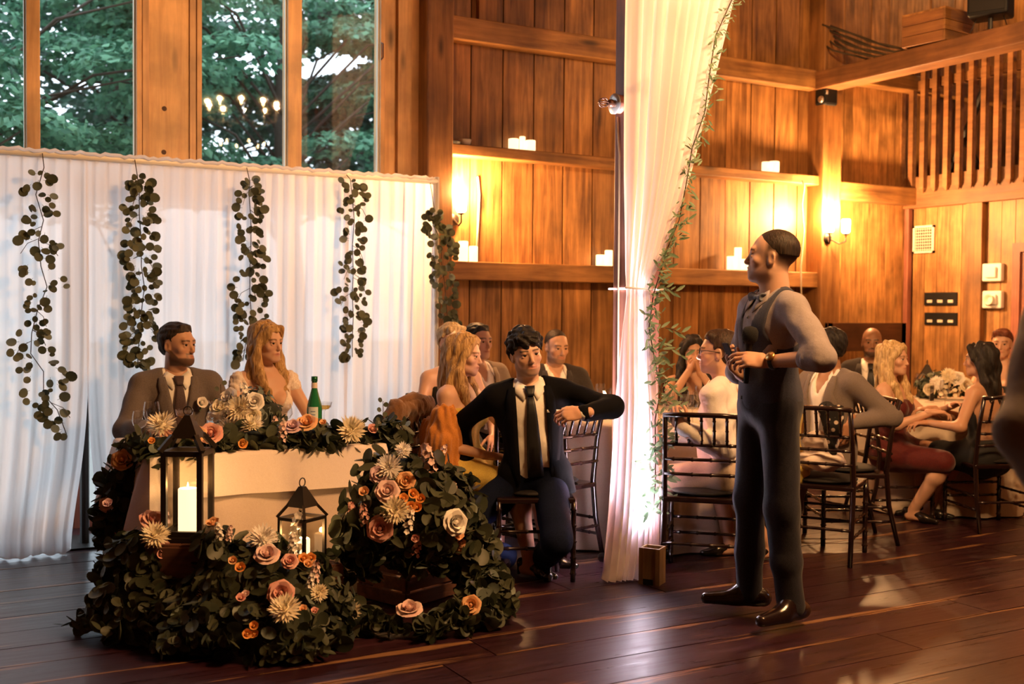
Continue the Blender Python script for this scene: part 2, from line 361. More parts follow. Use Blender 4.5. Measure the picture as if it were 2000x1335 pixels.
bevel(MB().bbox((-.05, y0r, 1.14), (.02, y1r, 1.23)).build('top_rail', M['barn_beam_y'], rail))
pk = MB()
w_ = .026
pk.add([(-w_, -w_, .05), (w_, -w_, .05), (w_, w_, .05), (-w_, w_, .05), (-w_, -w_, 1.32), (w_, -w_, 1.32), (w_, w_, 1.32), (-w_, w_, 1.32), (0, 0, 0)],
       [(4, 5, 6, 7), (0, 1, 5, 4), (1, 2, 6, 5), (2, 3, 7, 6), (3, 0, 4, 7), (1, 0, 8), (2, 1, 8), (3, 2, 8), (0, 3, 8)])
pkm = pk.mesh('picket', M['barn_beam_y'])
for k in range(44):
    yy = y1r-.06-k*.1365
    if yy < y0r: break
    link('picket', pkm, rail, (-.088, yy, .13))
bevel(MB().bbox((-.10, y1r-.04, .25), (0, y1r+.05, 1.20)).build('end_post', M['barn_post'], rail))
# black stand and leaning bars inside the loft
st = thing('folded_black_stand', 'black folded stand standing behind the loft pickets', 'stand', (RX+.5, 6.55, 2.6))
MB().box((0, 0, .55), (.16, .16, 1.1)).build('case', M['black_plastic'], st)
MB().tube([(0, 0, 1.1), (0, 0, 1.5)], .02).build('pole', M['black_metal'], st)
pa, pb = onX(1835, 320, RX+.35), onX(1926, 165, RX+.35)
o = MB().tube([(RX+.35, pa[1], 2.6), (RX+.35, pb[1], pb[2])], .035, 8).build('leaning_bar', M['black_metal']); tag(o, 'black bar leaning diagonally behind the loft pickets, beside the folded stand', 'bar')
pa, pb = onX(1885, 270, RX+.3), onX(1935, 345, RX+.3)
o = MB().tube([(RX+.3, pa[1], pa[2]), (RX+.3, pb[1], 2.6)], .03, 8).build('short_bar', M['black_metal']); tag(o, 'short black bar propped in the loft below the leaning bar', 'bar')
# ---------------------------------------------------------------- unseen shell
for n, a, b_ in (('wall_left', (FX0-.1, FY0, 0), (FX0, WB+.2, CEIL)), ('wall_front', (FX0, FY0-.1, 0), (FX1, FY0, CEIL)),
                 ('wall_right_near', (RX, FY0, 0), (RX+.1, .5, CEIL)), ('ceiling', (FX0, FY0, CEIL), (FX1, WB+.2, CEIL+.1))):
    tag(MB().bbox(a, b_).build(n, M['dark_plain']), {'wall_left': 'brown board wall left of the windows', 'wall_front': 'brown board wall behind the photographer', 'wall_right_near': 'brown board wall beside the dance floor', 'ceiling': 'brown board ceiling'}[n], 'wall' if n != 'ceiling' else 'ceiling', kind='structure')
# ================================================================ WINDOW WALL
wx = lambda px: float(onY(px, 250, WB)[0])
ZB = 2.40; ZT = 4.35
def window(n, px0, pxm0, pxm1, px1, x0=None):
    a = x0 if x0 is not None else wx(px0); m0, m1, b_ = wx(pxm0), wx(pxm1), wx(px1)
    r = thing('window_%d' % n, ('two-light window with wooden frame at the far end from the post', 'two-light window with wooden frame next to the timber post')[n-1], 'window', ((a+b_)/2, WB, ZB)); tag(r, kind='structure')
    c = (a+b_)/2; fw = .035; h = ZT-ZB
    f = MB().bbox((a-c-fw, -.05, -.05), (b_-c+fw, .08, 0)).bbox((a-c-fw, -.05, h), (b_-c+fw, .08, h+.05)).bbox((a-c-fw, -.05, 0), (a-c, .08, h)).bbox((b_-c, -.05, 0), (b_-c+fw, .08, h))
    bevel(f.build('window_frame', M['window_wood'], r), .004)
    bevel(MB().bbox((m0-c, -.05, 0), (m1-c, .08, h)).build('mullion', M['window_wood'], r), .004)
    for p, q in ((a, m0), (m1, b_)):
        o = MB().bbox((p-c+.001, .012, .001), (q-c-.001, .018, h-.001)).build('glass_pane', M['window_glass'], r)
    for q in (m0-.006, b_-.006):                     # pale weather strip on the right of each light
        MB().bbox((q-c-.005, -.02, 0), (q-c+.005, .01, h)).build('weather_strip', M['cream_plastic'], r)
    return r
w1 = window(1, -260, 50, 77, 264, x0=-.55)
w2 = window(2, 391, 558, 585, 738)
xl, xr = wx(264)+.035, wx(391)-.035
ww = MB().bbox((FX0, WB, 0), (-.585, WB+.1, CEIL)).bbox((-.585, WB, ZT+.05), (P1-.1, WB+.1, CEIL)).bbox((-.585, WB, 2.22), (P1-.1, WB+.1, ZB-.05)).bbox((wx(738)+.035, WB, ZB-.05), (P1-.1, WB+.1, ZT+.05)).bbox((xl, WB, ZB-.05), (xr, WB+.1, ZT+.05)).build('wall_windows', M['window_wood'])
tag(ww, 'honey coloured wooden wall around the windows', 'wall', kind='structure')
bevel(MB().bbox((xl+.015, WB-.03, ZB-.06), (xr-.015, WB, ZT)).build('cover_board', M['window_board'], ww), .004)
for q in (xl+.025, xr-.025): MB().bbox((q-.02, WB-.045, ZB-.06), (q+.02, WB, ZT)).build('moulding', M['window_wood'], ww)
for kx, ky in ((321, 212), (320, 297)):            # two dark knots in the cover board
    kp_ = onY(kx, ky, WB-.031); MB().lathe([(0, .0015), (.010, .0013), (.017, 0)], 12, R=Matrix.Rotation(math.pi/2, 3, 'X'), c=kp_).build('knot', M['dark_plain'], ww, True)
for px, pw in ((757, 20), (785, 26)):
    MB().bbox((wx(px-pw/2), WB-.03-(.02 if px > 770 else 0), ZB-.3), (wx(px+pw/2), WB, CEIL)).build('cover_board', M['window_board'], ww)
hk = onY(745, 100, WB-.05)
o = MB().tube([hk+np.array([0, 0, -.06]), hk+np.array([0, -.03, -.05]), hk+np.array([0, -.03, .05]), hk+np.array([0, 0, .06])], .006, 6).build('window_handle', M['brown_knob'], w2, True)
o.matrix_parent_inverse = Matrix.Translation(-Vector(w2.location))
# glazed doors hidden behind the drape
for n, (xa, xb) in enumerate(((-.55, 1.12), (1.12, 2.34), (2.34, P1-.12))):
    d = thing('door_%d' % (n+2), ('glazed door behind the drape at the gap in the curtain, far leaf', 'glazed door behind the drape, leaf behind the couple', 'glazed door behind the drape next to the timber post')[n], 'door', ((xa+xb)/2, WB, 0)); tag(d, kind='structure')
    h = (xb-xa)/2
    MB().bbox((-h, -.03, 0), (-h+.06, .05, 2.22)).bbox((h-.06, -.03, 0), (h, .05, 2.22)).bbox((-h+.06, -.03, 0), (h-.06, .05, .07)).bbox((-h+.06, -.03, 2.12), (h-.06, .05, 2.22)).build('door_frame', M['dark_post'], d)
    MB().bbox((-h+.06, .01, .07), (h-.06, .016, 2.12)).build('glass_pane', M['window_glass'], d)
# ================================================================ OUTSIDE
plain('pale_ground', (.42, .41, .38), .9, noise=.2, nscale=2)  # ground tone kept pale so daylight bounces onto the sheer curtain
leafmat('maple_leaf', (.035, .13, .08), (.19, .43, .27), .5, .35)
leafmat('maple_leaf_dark', (.03, .08, .06), (.08, .18, .12), .5, .25)
plain('bark', (.06, .045, .035), .9, noise=.4, nscale=20, bump=.6)
tag(MB().bbox((-30, WB+.3, -.5), (45, 60, -.35)).build('ground_outside', M['pale_ground']), 'ground outside the windows, made pale to bounce daylight onto the curtain', 'ground', kind='structure')
def leaf_cloud(centers, radii, n_each, size, seed, flat=.45):
    g = np.random.default_rng(seed); V = []
    for c, r in zip(centers, radii):
        n = int(n_each*r*r); d = g.normal(size=(n, 3)); d /= np.linalg.norm(d, axis=1)[:, None]
        d[:, 2] = np.abs(d[:, 2])*.9-.12
        p = c+d*np.array([r, r, r*flat])*g.uniform(.75, 1.05, (n, 1))
        nr = d*np.array([.5, .5, 1])+g.normal(size=(n, 3))*.35; nr[:, 2] += .55; nr /= np.linalg.norm(nr, axis=1)[:, None]
        t = np.cross(nr, g.normal(size=(n, 3))); t /= np.linalg.norm(t, axis=1)[:, None]; b_ = np.cross(nr, t)
        s = size*g.uniform(.6, 1.2, (n, 1))
        V.append(np.stack([p-t*s*.55, p+b_*s*.42-nr*s*.12, p+t*s*.62-nr*s*.1, p-b_*s*.42-nr*s*.12], 1))
    V = np.concatenate(V); n = len(V); me = bpy.data.meshes.new('foliage')
    me.from_pydata(V.reshape(-1, 3).tolist(), [], np.arange(4*n).reshape(n, 4).tolist())
    a = me.attributes.new('shade', 'FLOAT', 'POINT'); a.data.foreach_set('value', np.repeat(g.uniform(0, 1, n), 4).astype(np.float32))
    return me
def tree(label, base, top, spread, nclump, seed, mat, zlow=3.1, rad=(.5, .95), dens=1000, size=.092):
    g = np.random.default_rng(seed); r = thing('maple_tree', label, 'tree', base, group='trees outside the windows')
    C = np.stack([g.uniform(-spread, spread, nclump), g.uniform(-spread*.45, spread*.45, nclump), g.uniform(zlow, top, nclump)], 1)
    me = leaf_cloud(C, g.uniform(*rad, nclump), dens, size, seed+1); me.materials.append(mat)
    tag(link('foliage', me, r), kind='stuff')
    mb = MB(); mb.tube([(0, 0, 0), (.05, 0, top*.35), (-.05, .05, top*.7), (0, 0, top)], [.19, .16, .1, .04], 9)
    for c in C[:26]: mb.tube([(0, 0, c[2]*.75), c*np.array([.5, .5, .95]), c], [.022, .016, .008], 5)
    mb.build('trunk', M['bark'], r, True)
    return r
tree('bright green maple outside, seen through the far window', (.6, 12.4, -.4), 5.9, 3.0, 48, 11, M['maple_leaf'])
tree('bright green maple outside, seen through the window by the post', (4.2, 12.8, -.4), 5.9, 2.3, 40, 12, M['maple_leaf'])
tree('tall dark maple standing behind the two bright maples', (3.0, 16.5, -.4), 7.8, 4.6, 85, 13, M['maple_leaf_dark'], rad=(.7, 1.15), dens=360, size=.14)
tree('tall dark maple outside, furthest along the wall', (7.6, 15.2, -.4), 7.6, 2.8, 60, 14, M['maple_leaf_dark'], rad=(.7, 1.1), dens=360, size=.14)
# ================================================================ PEOPLE: smooth-blended surfaces grown on a posed skeleton
A = lambda *v: np.array(v, float)
def nrm(v): v = np.asarray(v, float); return v/max(1e-9, np.linalg.norm(v))
def rotz(a): c, s = math.cos(a), math.sin(a); return np.array([[c, -s, 0], [s, c, 0], [0, 0, 1.]])
def rotx(a): c, s = math.cos(a), math.sin(a); return np.array([[1, 0, 0], [0, c, -s], [0, s, c.real]]) if False else np.array([[1, 0, 0], [0, c, -s], [0, s, c]])
def roty(a): c, s = math.cos(a), math.sin(a); return np.array([[c, 0, s], [0, 1, 0], [-s, 0, c]])
def rc(a, b, ra, rb, k=.02, op=1): return ('rc', np.asarray(a, float), np.asarray(b, float), ra, rb, k, op)
def el(c, r, R=None, k=.02, op=1): return ('el', np.asarray(c, float), np.asarray(r, float), np.eye(3) if R is None else R, None, k, op)
def pdist(p, X, Y, Z):
    if p[0] == 'rc':
        a, b, ra, rb = p[1:5]; d = b-a; dd = max(1e-9, d @ d); x, y, z = X-a[0], Y-a[1], Z-a[2]
        h = np.clip((x*d[0]+y*d[1]+z*d[2])/dd, 0, 1)
        return np.sqrt((x-h*d[0])**2+(y-h*d[1])**2+(z-h*d[2])**2)-(ra+(rb-ra)*h)
    c, r, R = p[1:4]; x, y, z = X-c[0], Y-c[1], Z-c[2]
    q = [(x*R[0, i]+y*R[1, i]+z*R[2, i])/r[i] for i in range(3)]
    k0 = np.sqrt(q[0]**2+q[1]**2+q[2]**2); k1 = np.sqrt((q[0]/r[0])**2+(q[1]/r[1])**2+(q[2]/r[2])**2)+1e-9
    return k0*(k0-1)/k1
def pbound(p):
    if p[0] == 'rc': return np.minimum(p[1]-p[3], p[2]-p[4]), np.maximum(p[1]+p[3], p[2]+p[4])
    m = np.sqrt(((p[3]*p[2])**2).sum(1)); return p[1]-m, p[1]+m
def blend(f, d, k, op):
    if op > 0: h = np.maximum(k-np.abs(f-d), 0)/k; return np.minimum(f, d)-h*h*k*.25
    h = np.maximum(k-np.abs(f+d), 0)/k; return np.maximum(f, -d)+h*h*k*.25
def evalp(prims, P):
    f = np.full(len(P), 1.0)
    for p in prims: f = blend(f, pdist(p, P[:, 0], P[:, 1], P[:, 2]), p[5], p[6])
    return f
def grow(prims, res, cut=None):
    """one closed surface round the blended shapes (naive surface nets)"""
    B = [pbound(p) for p in prims if p[6] > 0]; pad = 3*res
    lo = np.min([b[0] for b in B], 0)-pad; hi = np.max([b[1] for b in B], 0)+pad
    n = np.ceil((hi-lo)/res).astype(int)+1
    ax = [(lo[i]+res*np.arange(n[i])).astype(np.float32) for i in range(3)]
    f = np.full(n, 1.0, np.float32)
    for p in prims:
        a, b = pbound(p); m = p[5]+3*res
        i0 = np.maximum(((a-m-lo)/res).astype(int), 0); i1 = np.minimum(((b+m-lo)/res).astype(int)+2, n)
        if (i1 <= i0).any(): continue
        s = tuple(slice(i0[i], i1[i]) for i in range(3))
        X, Y, Z = ax[0][s[0]][:, None, None], ax[1][s[1]][None, :, None], ax[2][s[2]][None, None, :]
        f[s] = blend(f[s], pdist(p, X, Y, Z).astype(np.float32), p[5], p[6])
    if cut is not None:
        I = np.argwhere(f < 2.2*res); P = np.stack([ax[0][I[:, 0]], ax[1][I[:, 1]], ax[2][I[:, 2]]], 1)
        fv = f[I[:, 0], I[:, 1], I[:, 2]]; f[I[:, 0], I[:, 1], I[:, 2]] = np.maximum(fv, cut(P.astype(float)))
    ins = f < 0; nc = n-1; acc = {}
    cells, pos, edges = [], [], []
    for d in range(3):
        sa = [slice(None)]*3; sb = [slice(None)]*3; sa[d] = slice(0, -1); sb[d] = slice(1, None)
        E_ = np.argwhere(ins[tuple(sa)] != ins[tuple(sb)])
        if len(E_) == 0: continue
        E2 = E_.copy(); E2[:, d] += 1
        f0 = f[E_[:, 0], E_[:, 1], E_[:, 2]]; f1 = f[E2[:, 0], E2[:, 1], E2[:, 2]]
        t = f0/(f0-f1); p = E_.astype(float); p[:, d] += t
        u, v = [(1, 2), (2, 0), (0, 1)][d]; q = []
        for du, dv in ((-1, -1), (0, -1), (0, 0), (-1, 0)):
            c = E_.copy(); c[:, u] += du; c[:, v] += dv; ok = (c >= 0).all(1) & (c < nc).all(1)
            idx = np.where(ok, (c[:, 0]*nc[1]+c[:, 1])*nc[2]+c[:, 2], -1); q.append(idx); cells.append(idx[ok]); pos.append(p[ok])
        q = np.stack(q, 1); okq = (q >= 0).all(1); q = q[okq]; fl_ = (f0 > 0)[okq]
        q[fl_] = q[fl_][:, ::-1]; edges.append(q)
    cells = np.concatenate(cells); pos = np.concatenate(pos); edges = np.concatenate(edges)
    uq, inv = np.unique(cells, return_inverse=True); cnt = np.bincount(inv)
    V = np.stack([np.bincount(inv, pos[:, i])/cnt for i in range(3)], 1)*res+lo
    return V, np.searchsorted(uq, edges)
def vnormals(V, Fq):
    n = np.cross(V[Fq[:, 2]]-V[Fq[:, 0]], V[Fq[:, 3]]-V[Fq[:, 1]]); N = np.zeros_like(V)
    for i in range(4): np.add.at(N, Fq[:, i], n)
    return N/(np.linalg.norm(N, axis=1)[:, None]+1e-12)
def relax(V, Fq, it=1, w=.5):
    for _ in range(it):
        S = np.zeros_like(V); c = np.zeros(len(V))
        for i in range(4):
            a, b = Fq[:, i], Fq[:, (i+1) % 4]; np.add.at(S, a, V[b]); np.add.at(c, a, 1)
        V = V*(1-w)+w*S/np.maximum(c, 1)[:, None]
    return V
def wrinkle(V, Fq, amp, freq, seed, stretch=(1, 1, 1)):
    g = np.random.default_rng(seed); N = vnormals(V, Fq); d = np.zeros(len(V))
    W = np.sin(V @ (g.normal(size=(3, 3))*freq*.35))*.6
    for k in range(5):
        w = g.normal(size=3)*np.array(stretch); w = w/np.linalg.norm(w)*freq*g.uniform(.6, 1.6); d += np.sin(V @ w+W[:, k % 3]*2+g.uniform(0, 6))
    return V+N*(d*amp/2.2)[:, None]
def to_mesh(name, V, Fq, mat, col=None):
    me = bpy.data.meshes.new(name); me.from_pydata(V.tolist(), [], Fq.tolist()); me.polygons.foreach_set('use_smooth', [True]*len(Fq)); me.materials.append(mat)
    if col is not None:
        a = me.attributes.new('tint', 'FLOAT_COLOR', 'POINT'); a.data.foreach_set('color', np.concatenate([col, np.ones((len(col), 1))], 1).astype(np.float32).ravel())
    me.update(); return me
def skin_material():
    m, nt, b = nmat('skin'); at_ = nt.nodes.new('ShaderNodeAttribute'); at_.attribute_name = 'tint'; nt.links.new(at_.outputs['Color'], b.inputs['Base Color'])
    b.inputs['Roughness'].default_value = .48; b.inputs['Specular IOR Level'].default_value = .4
    b.inputs['Subsurface Weight'].default_value = .08; b.inputs['Subsurface Radius'].default_value = (.012, .005, .003); b.inputs['Subsurface Scale'].default_value = 1.0
skin_material()
def hair_material(name, c1, c2):
    m, nt, b = nmat(name); N = nt.nodes.new; L = nt.links.new; tc = N('ShaderNodeTexCoord'); mp = N('ShaderNodeMapping'); mp.inputs['Scale'].default_value = (90, 90, 9)
    n = N('ShaderNodeTexNoise'); n.inputs['Scale'].default_value = 1.3; n.inputs['Detail'].default_value = 4; n.inputs['Distortion'].default_value = .8
    L(tc.outputs['Object'], mp.inputs[0]); L(mp.outputs[0], n.inputs['Vector'])
    r = N('ShaderNodeValToRGB'); r.color_ramp.elements[0].position = .33; r.color_ramp.elements[0].color = (*c1, 1); r.color_ramp.elements[1].position = .68; r.color_ramp.elements[1].color = (*c2, 1)
    L(n.outputs['Fac'], r.inputs[0]); L(r.outputs[0], b.inputs['Base Color']); b.inputs['Roughness'].default_value = .55; b.inputs['Specular IOR Level'].default_value = .25
    bp = N('ShaderNodeBump'); bp.inputs['Strength'].default_value = .6; bp.inputs['Distance'].default_value = .006; L(n.outputs['Fac'], bp.inputs['Height']); L(bp.outputs[0], b.inputs['Normal'])
for n_, a_, b_ in (('hair_black', (.006, .005, .005), (.025, .020, .018)), ('hair_brown', (.018, .010, .007), (.065, .036, .024)), ('hair_dark', (.010, .007, .005), (.04, .024, .016)),
                   ('hair_blonde', (.20, .10, .035), (.62, .40, .17)), ('hair_pale', (.30, .19, .08), (.75, .56, .30)), ('hair_red', (.07, .02, .01), (.20, .06, .03))): hair_material(n_, a_, b_)
plain('eye_white', (.72, .68, .62), .2); plain('iris', (.02, .014, .010), .15)
SKIN = dict(fair=(.60, .36, .25), tan=(.50, .28, .18), mid=(.36, .19, .11), brown=(.24, .12, .07), deep=(.16, .075, .045))
def eye_mesh():
    mb = MB(); n = 10
    for i in range(n):
        a0, a1 = math.pi*i/n, math.pi*(i+1)/n; mb.mi = 1 if i < 3 else 0
        mb.lathe([(math.sin(a0), math.cos(a0)), (math.sin(a1), math.cos(a1))], 12)
    return mb.mesh('eye', [MATS['eye_white'], MATS['iris']], True)
EYE = eye_mesh()
def ik(a, c, l1, l2, pole):
    a, c = np.asarray(a, float), np.asarray(c, float); d = c-a; L = np.linalg.norm(d); u = d/max(L, 1e-6)
    if L > (l1+l2)*.999: c = a+u*(l1+l2)*.999; L = (l1+l2)*.999
    x = (l1*l1-l2*l2+L*L)/(2*L); h = math.sqrt(max(0, l1*l1-x*x)); p = np.asarray(pole, float); p = nrm(p-u*(p @ u)); return a+u*x+p*h, c
def hand_prims(w, d, n, side, curl=(.3, .35, .4, .45), thumb=.4, s=1.0, spread=.06):
    """palm, four fingers and a thumb; d wrist->knuckles, n back of the hand, side +1 right -1 left"""
    d = nrm(d); n = nrm(np.asarray(n, float)-d*(np.asarray(n, float) @ d)); t = np.cross(n, d)*side
    R = np.stack([t, d, n], 1); P = [el(w+d*.052*s, A(.041, .058, .0175)*s, R, .012), rc(w-d*.03, w+d*.02*s, .027*s, .025*s, .02)]
    P.append(rc(w+d*.03*s+t*.022*s, w+d*.085*s+t*.028*s, .016*s, .011*s, .01))
    for i, (bd, bt, sc) in enumerate(((.092, .030, .94), (.097, .010, 1.03), (.093, -.010, .96), (.082, -.029, .78))):
        q = w+d*bd*s+t*bt*s; dr = nrm(d+t*(1.5-i)*spread); ang = 0; c = curl[i]
        P.append(rc(q-dr*.035*s, q, .010*s, .0095*s, .006))
        for j, L_ in enumerate((.043, .027, .021)):
            ang += c*(1.15, 1.45, .9)[j]; dd = dr*math.cos(ang)-n*math.sin(ang); e = q+dd*L_*sc*s
            P.append(rc(q, e, (.0092, .0083, .0078)[j]*s, (.0083, .0078, .0068)[j]*s, .003)); q = e
    q = w+d*.022*s+t*.028*s; a = thumb
    for j, L_ in enumerate((.042, .034, .026)):
        dd = nrm(d*(.62+.12*j)+t*(.78-.75*a*(j+1)/2)-n*(.25+.55*a)); e = q+dd*L_*s; P.append(rc(q, e, (.0135, .0105, .0095)[j]*s, (.0105, .0095, .0078)[j]*s, .006)); q = e
    return P
def head_prims(o, Hf, s, fem=False, beard=0, neck=None, nk=0):
    """o eye-level centre, Hf columns right/forward/up"""
    T = lambda x, y, z: o+Hf @ (A(x, y, z)*s); R = Hf; e = lambda x, y, z, r, k=.02, op=1: el(T(x, y, z), A(*r)*s, R, k*s, op)
    r_ = lambda a, b, ra, rb, k=.02, op=1: rc(T(*a), T(*b), ra*s, rb*s, k*s, op)
    jw = .90 if fem else 1.0
    P = [e(0, -.018, .036, (.0755, .098, .084)), e(0, .012, .012, (.071, .078, .085)), e(0, .034, -.032, (.060*jw, .058, .075)), e(0, .036, -.078, (.050*jw, .046, .036), .025),
         e(0, .074, -.101, (.021*jw, .016, .016), .022), r_((-.045*jw, .0, -.068), (-.018, .066, -.098), .02, .018, .025), r_((.045*jw, .0, -.068), (.018, .066, -.098), .02, .018, .025),
         e(-.043, .060, -.028, (.022, .020, .020), .02), e(.043, .060, -.028, (.022, .020, .020), .02),
         r_((-.036, .079, .020), (.036, .079, .020), .0125 if fem else .0145, .0125 if fem else .0145, .018),
         e(0, .082, -.071, (.024, .014, .017), .018)]
    for x in (-.0315, .0315): P.append(e(x, .102, -.001, (.0165, .015, .011), .010, -1))
    P += [r_((0, .087, .008), (0, .111, -.036), .0080, .0098 if not fem else .0085, .012), e(0, .101, -.041, (.0150 if not fem else .0128, .013, .0085), .007),
          r_((-.025, .080, -.0665), (0, .096, -.0625), .004, .0062, .006), r_((.025, .080, -.0665), (0, .096, -.0625), .004, .0062, .006),
          r_((-.018, .084, -.0725), (.018, .084, -.0725), .0065, .0065, .006), e(0, .0935, -.0745, (.014, .006, .0058), .006),
          r_((-.027, .094, -.0690), (.0, .101, -.0680), .0024, .0022, .003, -1), r_((.027, .094, -.0690), (.0, .101, -.0680), .0024, .0022, .003, -1)]
    for x in (-.0315, .0315): P += [r_((x-.015, .0835, .0075), (x+.002*np.sign(x), .0905, .0085), .0050, .0056, .004), r_((x+.002*np.sign(x), .0905, .0085), (x+.015, .0835, .0070), .0056, .0050, .004), r_((x-.013, .0845, -.0095), (x+.013, .0845, -.0095), .0050, .0050, .006)]     # lids
    for x in (-1, 1):
        P += [el(T(x*.0765, -.008, -.012), A(.0075, .019, .031)*s, R @ rotz(x*.35), .008*s), e(x*.084, -.006, -.010, (.006, .010, .018), .006, -1)]
    if beard: P += [e(0, .046, -.083, (.052*jw, .046, .036), .02), e(0, .083, -.092, (.026, .018, .024), .02)]
    if neck is not None:
        r0 = (.047 if fem else .058)+nk
        P += [rc(T(0, -.012, -.06), neck, r0*s, (r0+.004)*s, .03)]
    return P
def head_colour(V, o, Hf, s, sk, hair, beard, lips, stub=0, fade=False):
    q = (V-o) @ Hf/s; x, y, z = np.abs(q[:, 0]), q[:, 1], q[:, 2]; c = np.tile(np.array(sk), (len(V), 1))
    def mixin(m, col): nonlocal c; m = np.clip(m, 0, 1)[:, None]; c = c*(1-m)+m*np.array(col)
    cheek = np.exp(-((x-.04)**2+(z+.035)**2)/.0006)*(y > .03); mixin(cheek*.25, (sk[0]*1.08, sk[1]*.78, sk[2]*.75))
    if beard or stub:
        m = np.clip((-.024-.95*np.clip(y-.004, 0, .05)-z)/.008, 0, 1)*np.clip((y+.006+.2*np.clip(-.06-z, 0, 1))/.010, 0, 1)*np.clip((z+.128)/.012, 0, 1)
        m = np.maximum(m, np.clip((.034-x)/.006, 0, 1)*np.clip((-.047-z)/.004, 0, 1)*(y > .055))
        m = m*(1-np.exp(-((x/.026)**4+((z+.0685)/.0095)**4))*(y > .07))
        mixin(m*(.82 if beard else stub), hair)
    lp = np.exp(-(((x/.025)**2)**2+((z+.0685)/.0095)**4))*(y > .074); mixin(lp*.75, lips)
    mixin(np.exp(-(((x/.026)**2)**2+((z+.0685)/.0022)**2))*(y > .07)*.7, [v*.3 for v in lips])
    bw = np.clip(1.25-np.abs(z-.0225+(x-.034)**2*7)/.0060, 0, 1)*(x > .011)*(x < .054)*(y > .05); mixin(bw*.95, hair)
    if fade: mixin(np.clip((z+.070)/.072, 0, 1)*np.clip((.030-y)/.02, 0, 1)*np.clip((.055-np.abs(q[:, 2]-.0)*0)/.02, 0, 1)*(1-np.exp(-((y+.008)/.024)**4-((z+.012)/.034)**4))*(z < .09)*.93, (.026, .016, .011))
    ey = np.exp(-(((x-.0315)/.017)**4+((z+.0)/.0105)**4))*(y > .06); mixin(ey*.3, [v*.45 for v in sk])
    return c
def hair_prims(o, Hf, s, style):
    T = lambda x, y, z: o+Hf @ (A(x, y, z)*s); e = lambda x, y, z, r, k=.02, op=1: el(T(x, y, z), A(*r)*s, Hf, k*s, op); r_ = lambda a, b, ra, rb, k=.02, op=1: rc(T(*a), T(*b), ra*s, rb*s, k*s, op)
    t = dict(buzz=.0022, short=.008, thick=.020, slick=.010, long=.016, updo=.012).get(style, .01)
    P = [e(0, -.020, .038, (.0755+t, .098+t, .084+t*(1.5 if style in ('thick',) else 1)))]
    if style == 'thick': P += [r_((-.045, .075, .088), (.050, .070, .082), .022, .026, .02), r_((-.072, .02, .07), (-.080, .012, -.005), .022, .010), r_((.072, .02, .07), (.080, .012, -.005), .022, .010), e(0, -.075, -.02, (.068, .04, .06)), r_((-.05, .088, .066), (.02, .098, .058), .013, .012, .012)]
    if style == 'short': P += [r_((-.035, .052, .100), (.035, .052, .100), .014, .014), e(0, -.06, -.01, (.070, .05, .06))]
    if style in ('buzz',): P += [e(0, -.06, -.01, (.069, .048, .06))]
    if style == 'slick': P += [e(0, -.06, -.015, (.073, .055, .07)), r_((-.05, .045, .09), (.05, .045, .09), .025, .025)]
    if style == 'updo': P += [e(0, -.06, -.01, (.074, .055, .06)), e(0, -.10, .055, (.05, .045, .05)), r_((-.05, .06, .09), (.05, .06, .09), .02, .02)]
    if style in ('long', 'longfront', 'longback'):
        P += [e(0, -.055, -.02, (.088, .065, .10)), r_((-.045, .062, .088), (-.078, .030, .01), .022, .020), r_((.045, .062, .088), (.078, .030, .01), .022, .020)]
        for sx in (-1, 1):
            if style == 'longback':
                P += [r_((sx*.075, -.01, -.02), (sx*.085, -.06, -.16), .028, .034), r_((sx*.085, -.06, -.16), (sx*.07, -.085, -.34), .034, .026)]
            else:
                P += [r_((sx*.080, .012, .0), (sx*.094, .008, -.10), .024, .030, .015), r_((sx*.094, .008, -.10), (sx*.098, .045, -.20), .032, .034, .015), r_((sx*.098, .045, -.20), (sx*.080, .090, -.30), .036, .024, .015), r_((sx*.080, .090, -.30), (sx*.062, .105, -.36), .026, .010, .015),
                      r_((sx*.07, -.04, -.05), (sx*.10, -.03, -.22), .035, .035, .02), r_((sx*.105, .0, -.12), (sx*.12, .03, -.24), .018, .010, .01)]
        P += [r_((0, -.08, -.05), (0, -.085, -.24), .06, .05, .03)]
        if style == 'longback': P += [r_((0, -.085, -.2), (0, -.09, -.38), .055, .035, .03)]
    return P
def hair_cut(o, Hf, s, style):
    line = dict(buzz=.062, short=.072, thick=.050, slick=.074, updo=.066).get(style, .068)
    def cut(P):
        q = (P-o) @ Hf/s; x, y, z = np.abs(q[:, 0]), q[:, 1], q[:, 2]
        if style in ('long', 'longfront', 'longback'):
            k = np.sqrt((x/.062)**2+((z+.020)/(.092))**2); face = .062*(k-1)            # oval window for the face
            part = 1.0
            return np.where(y > .015, np.maximum(-face, -1), -1)*part
        hl = np.interp(y, [-.005, .02, .05], [.010, .026, line])-np.where(y > .045, x**2*3.0, 0) if style == 'buzz' else np.where(y > .045, line-(x**2)*3.0, np.where(y > -.002, .030+(y)*.55, np.where(y > -.02, .03-(.0-y)*1.0, -.062)))
        if style in ('short', 'thick', 'slick'): hl = np.where((y > .004) & (y < .022), -.022, hl)                       # sideburns
        if style == 'thick': hl = hl-.012*np.sin(q[:, 0]*95)*(y > .04)
        ear = .030-np.sqrt((y+.008)**2+((z+.012)*.75)**2)
        return np.maximum(hl-z, np.where(x > .06, ear, -1))
    return cut
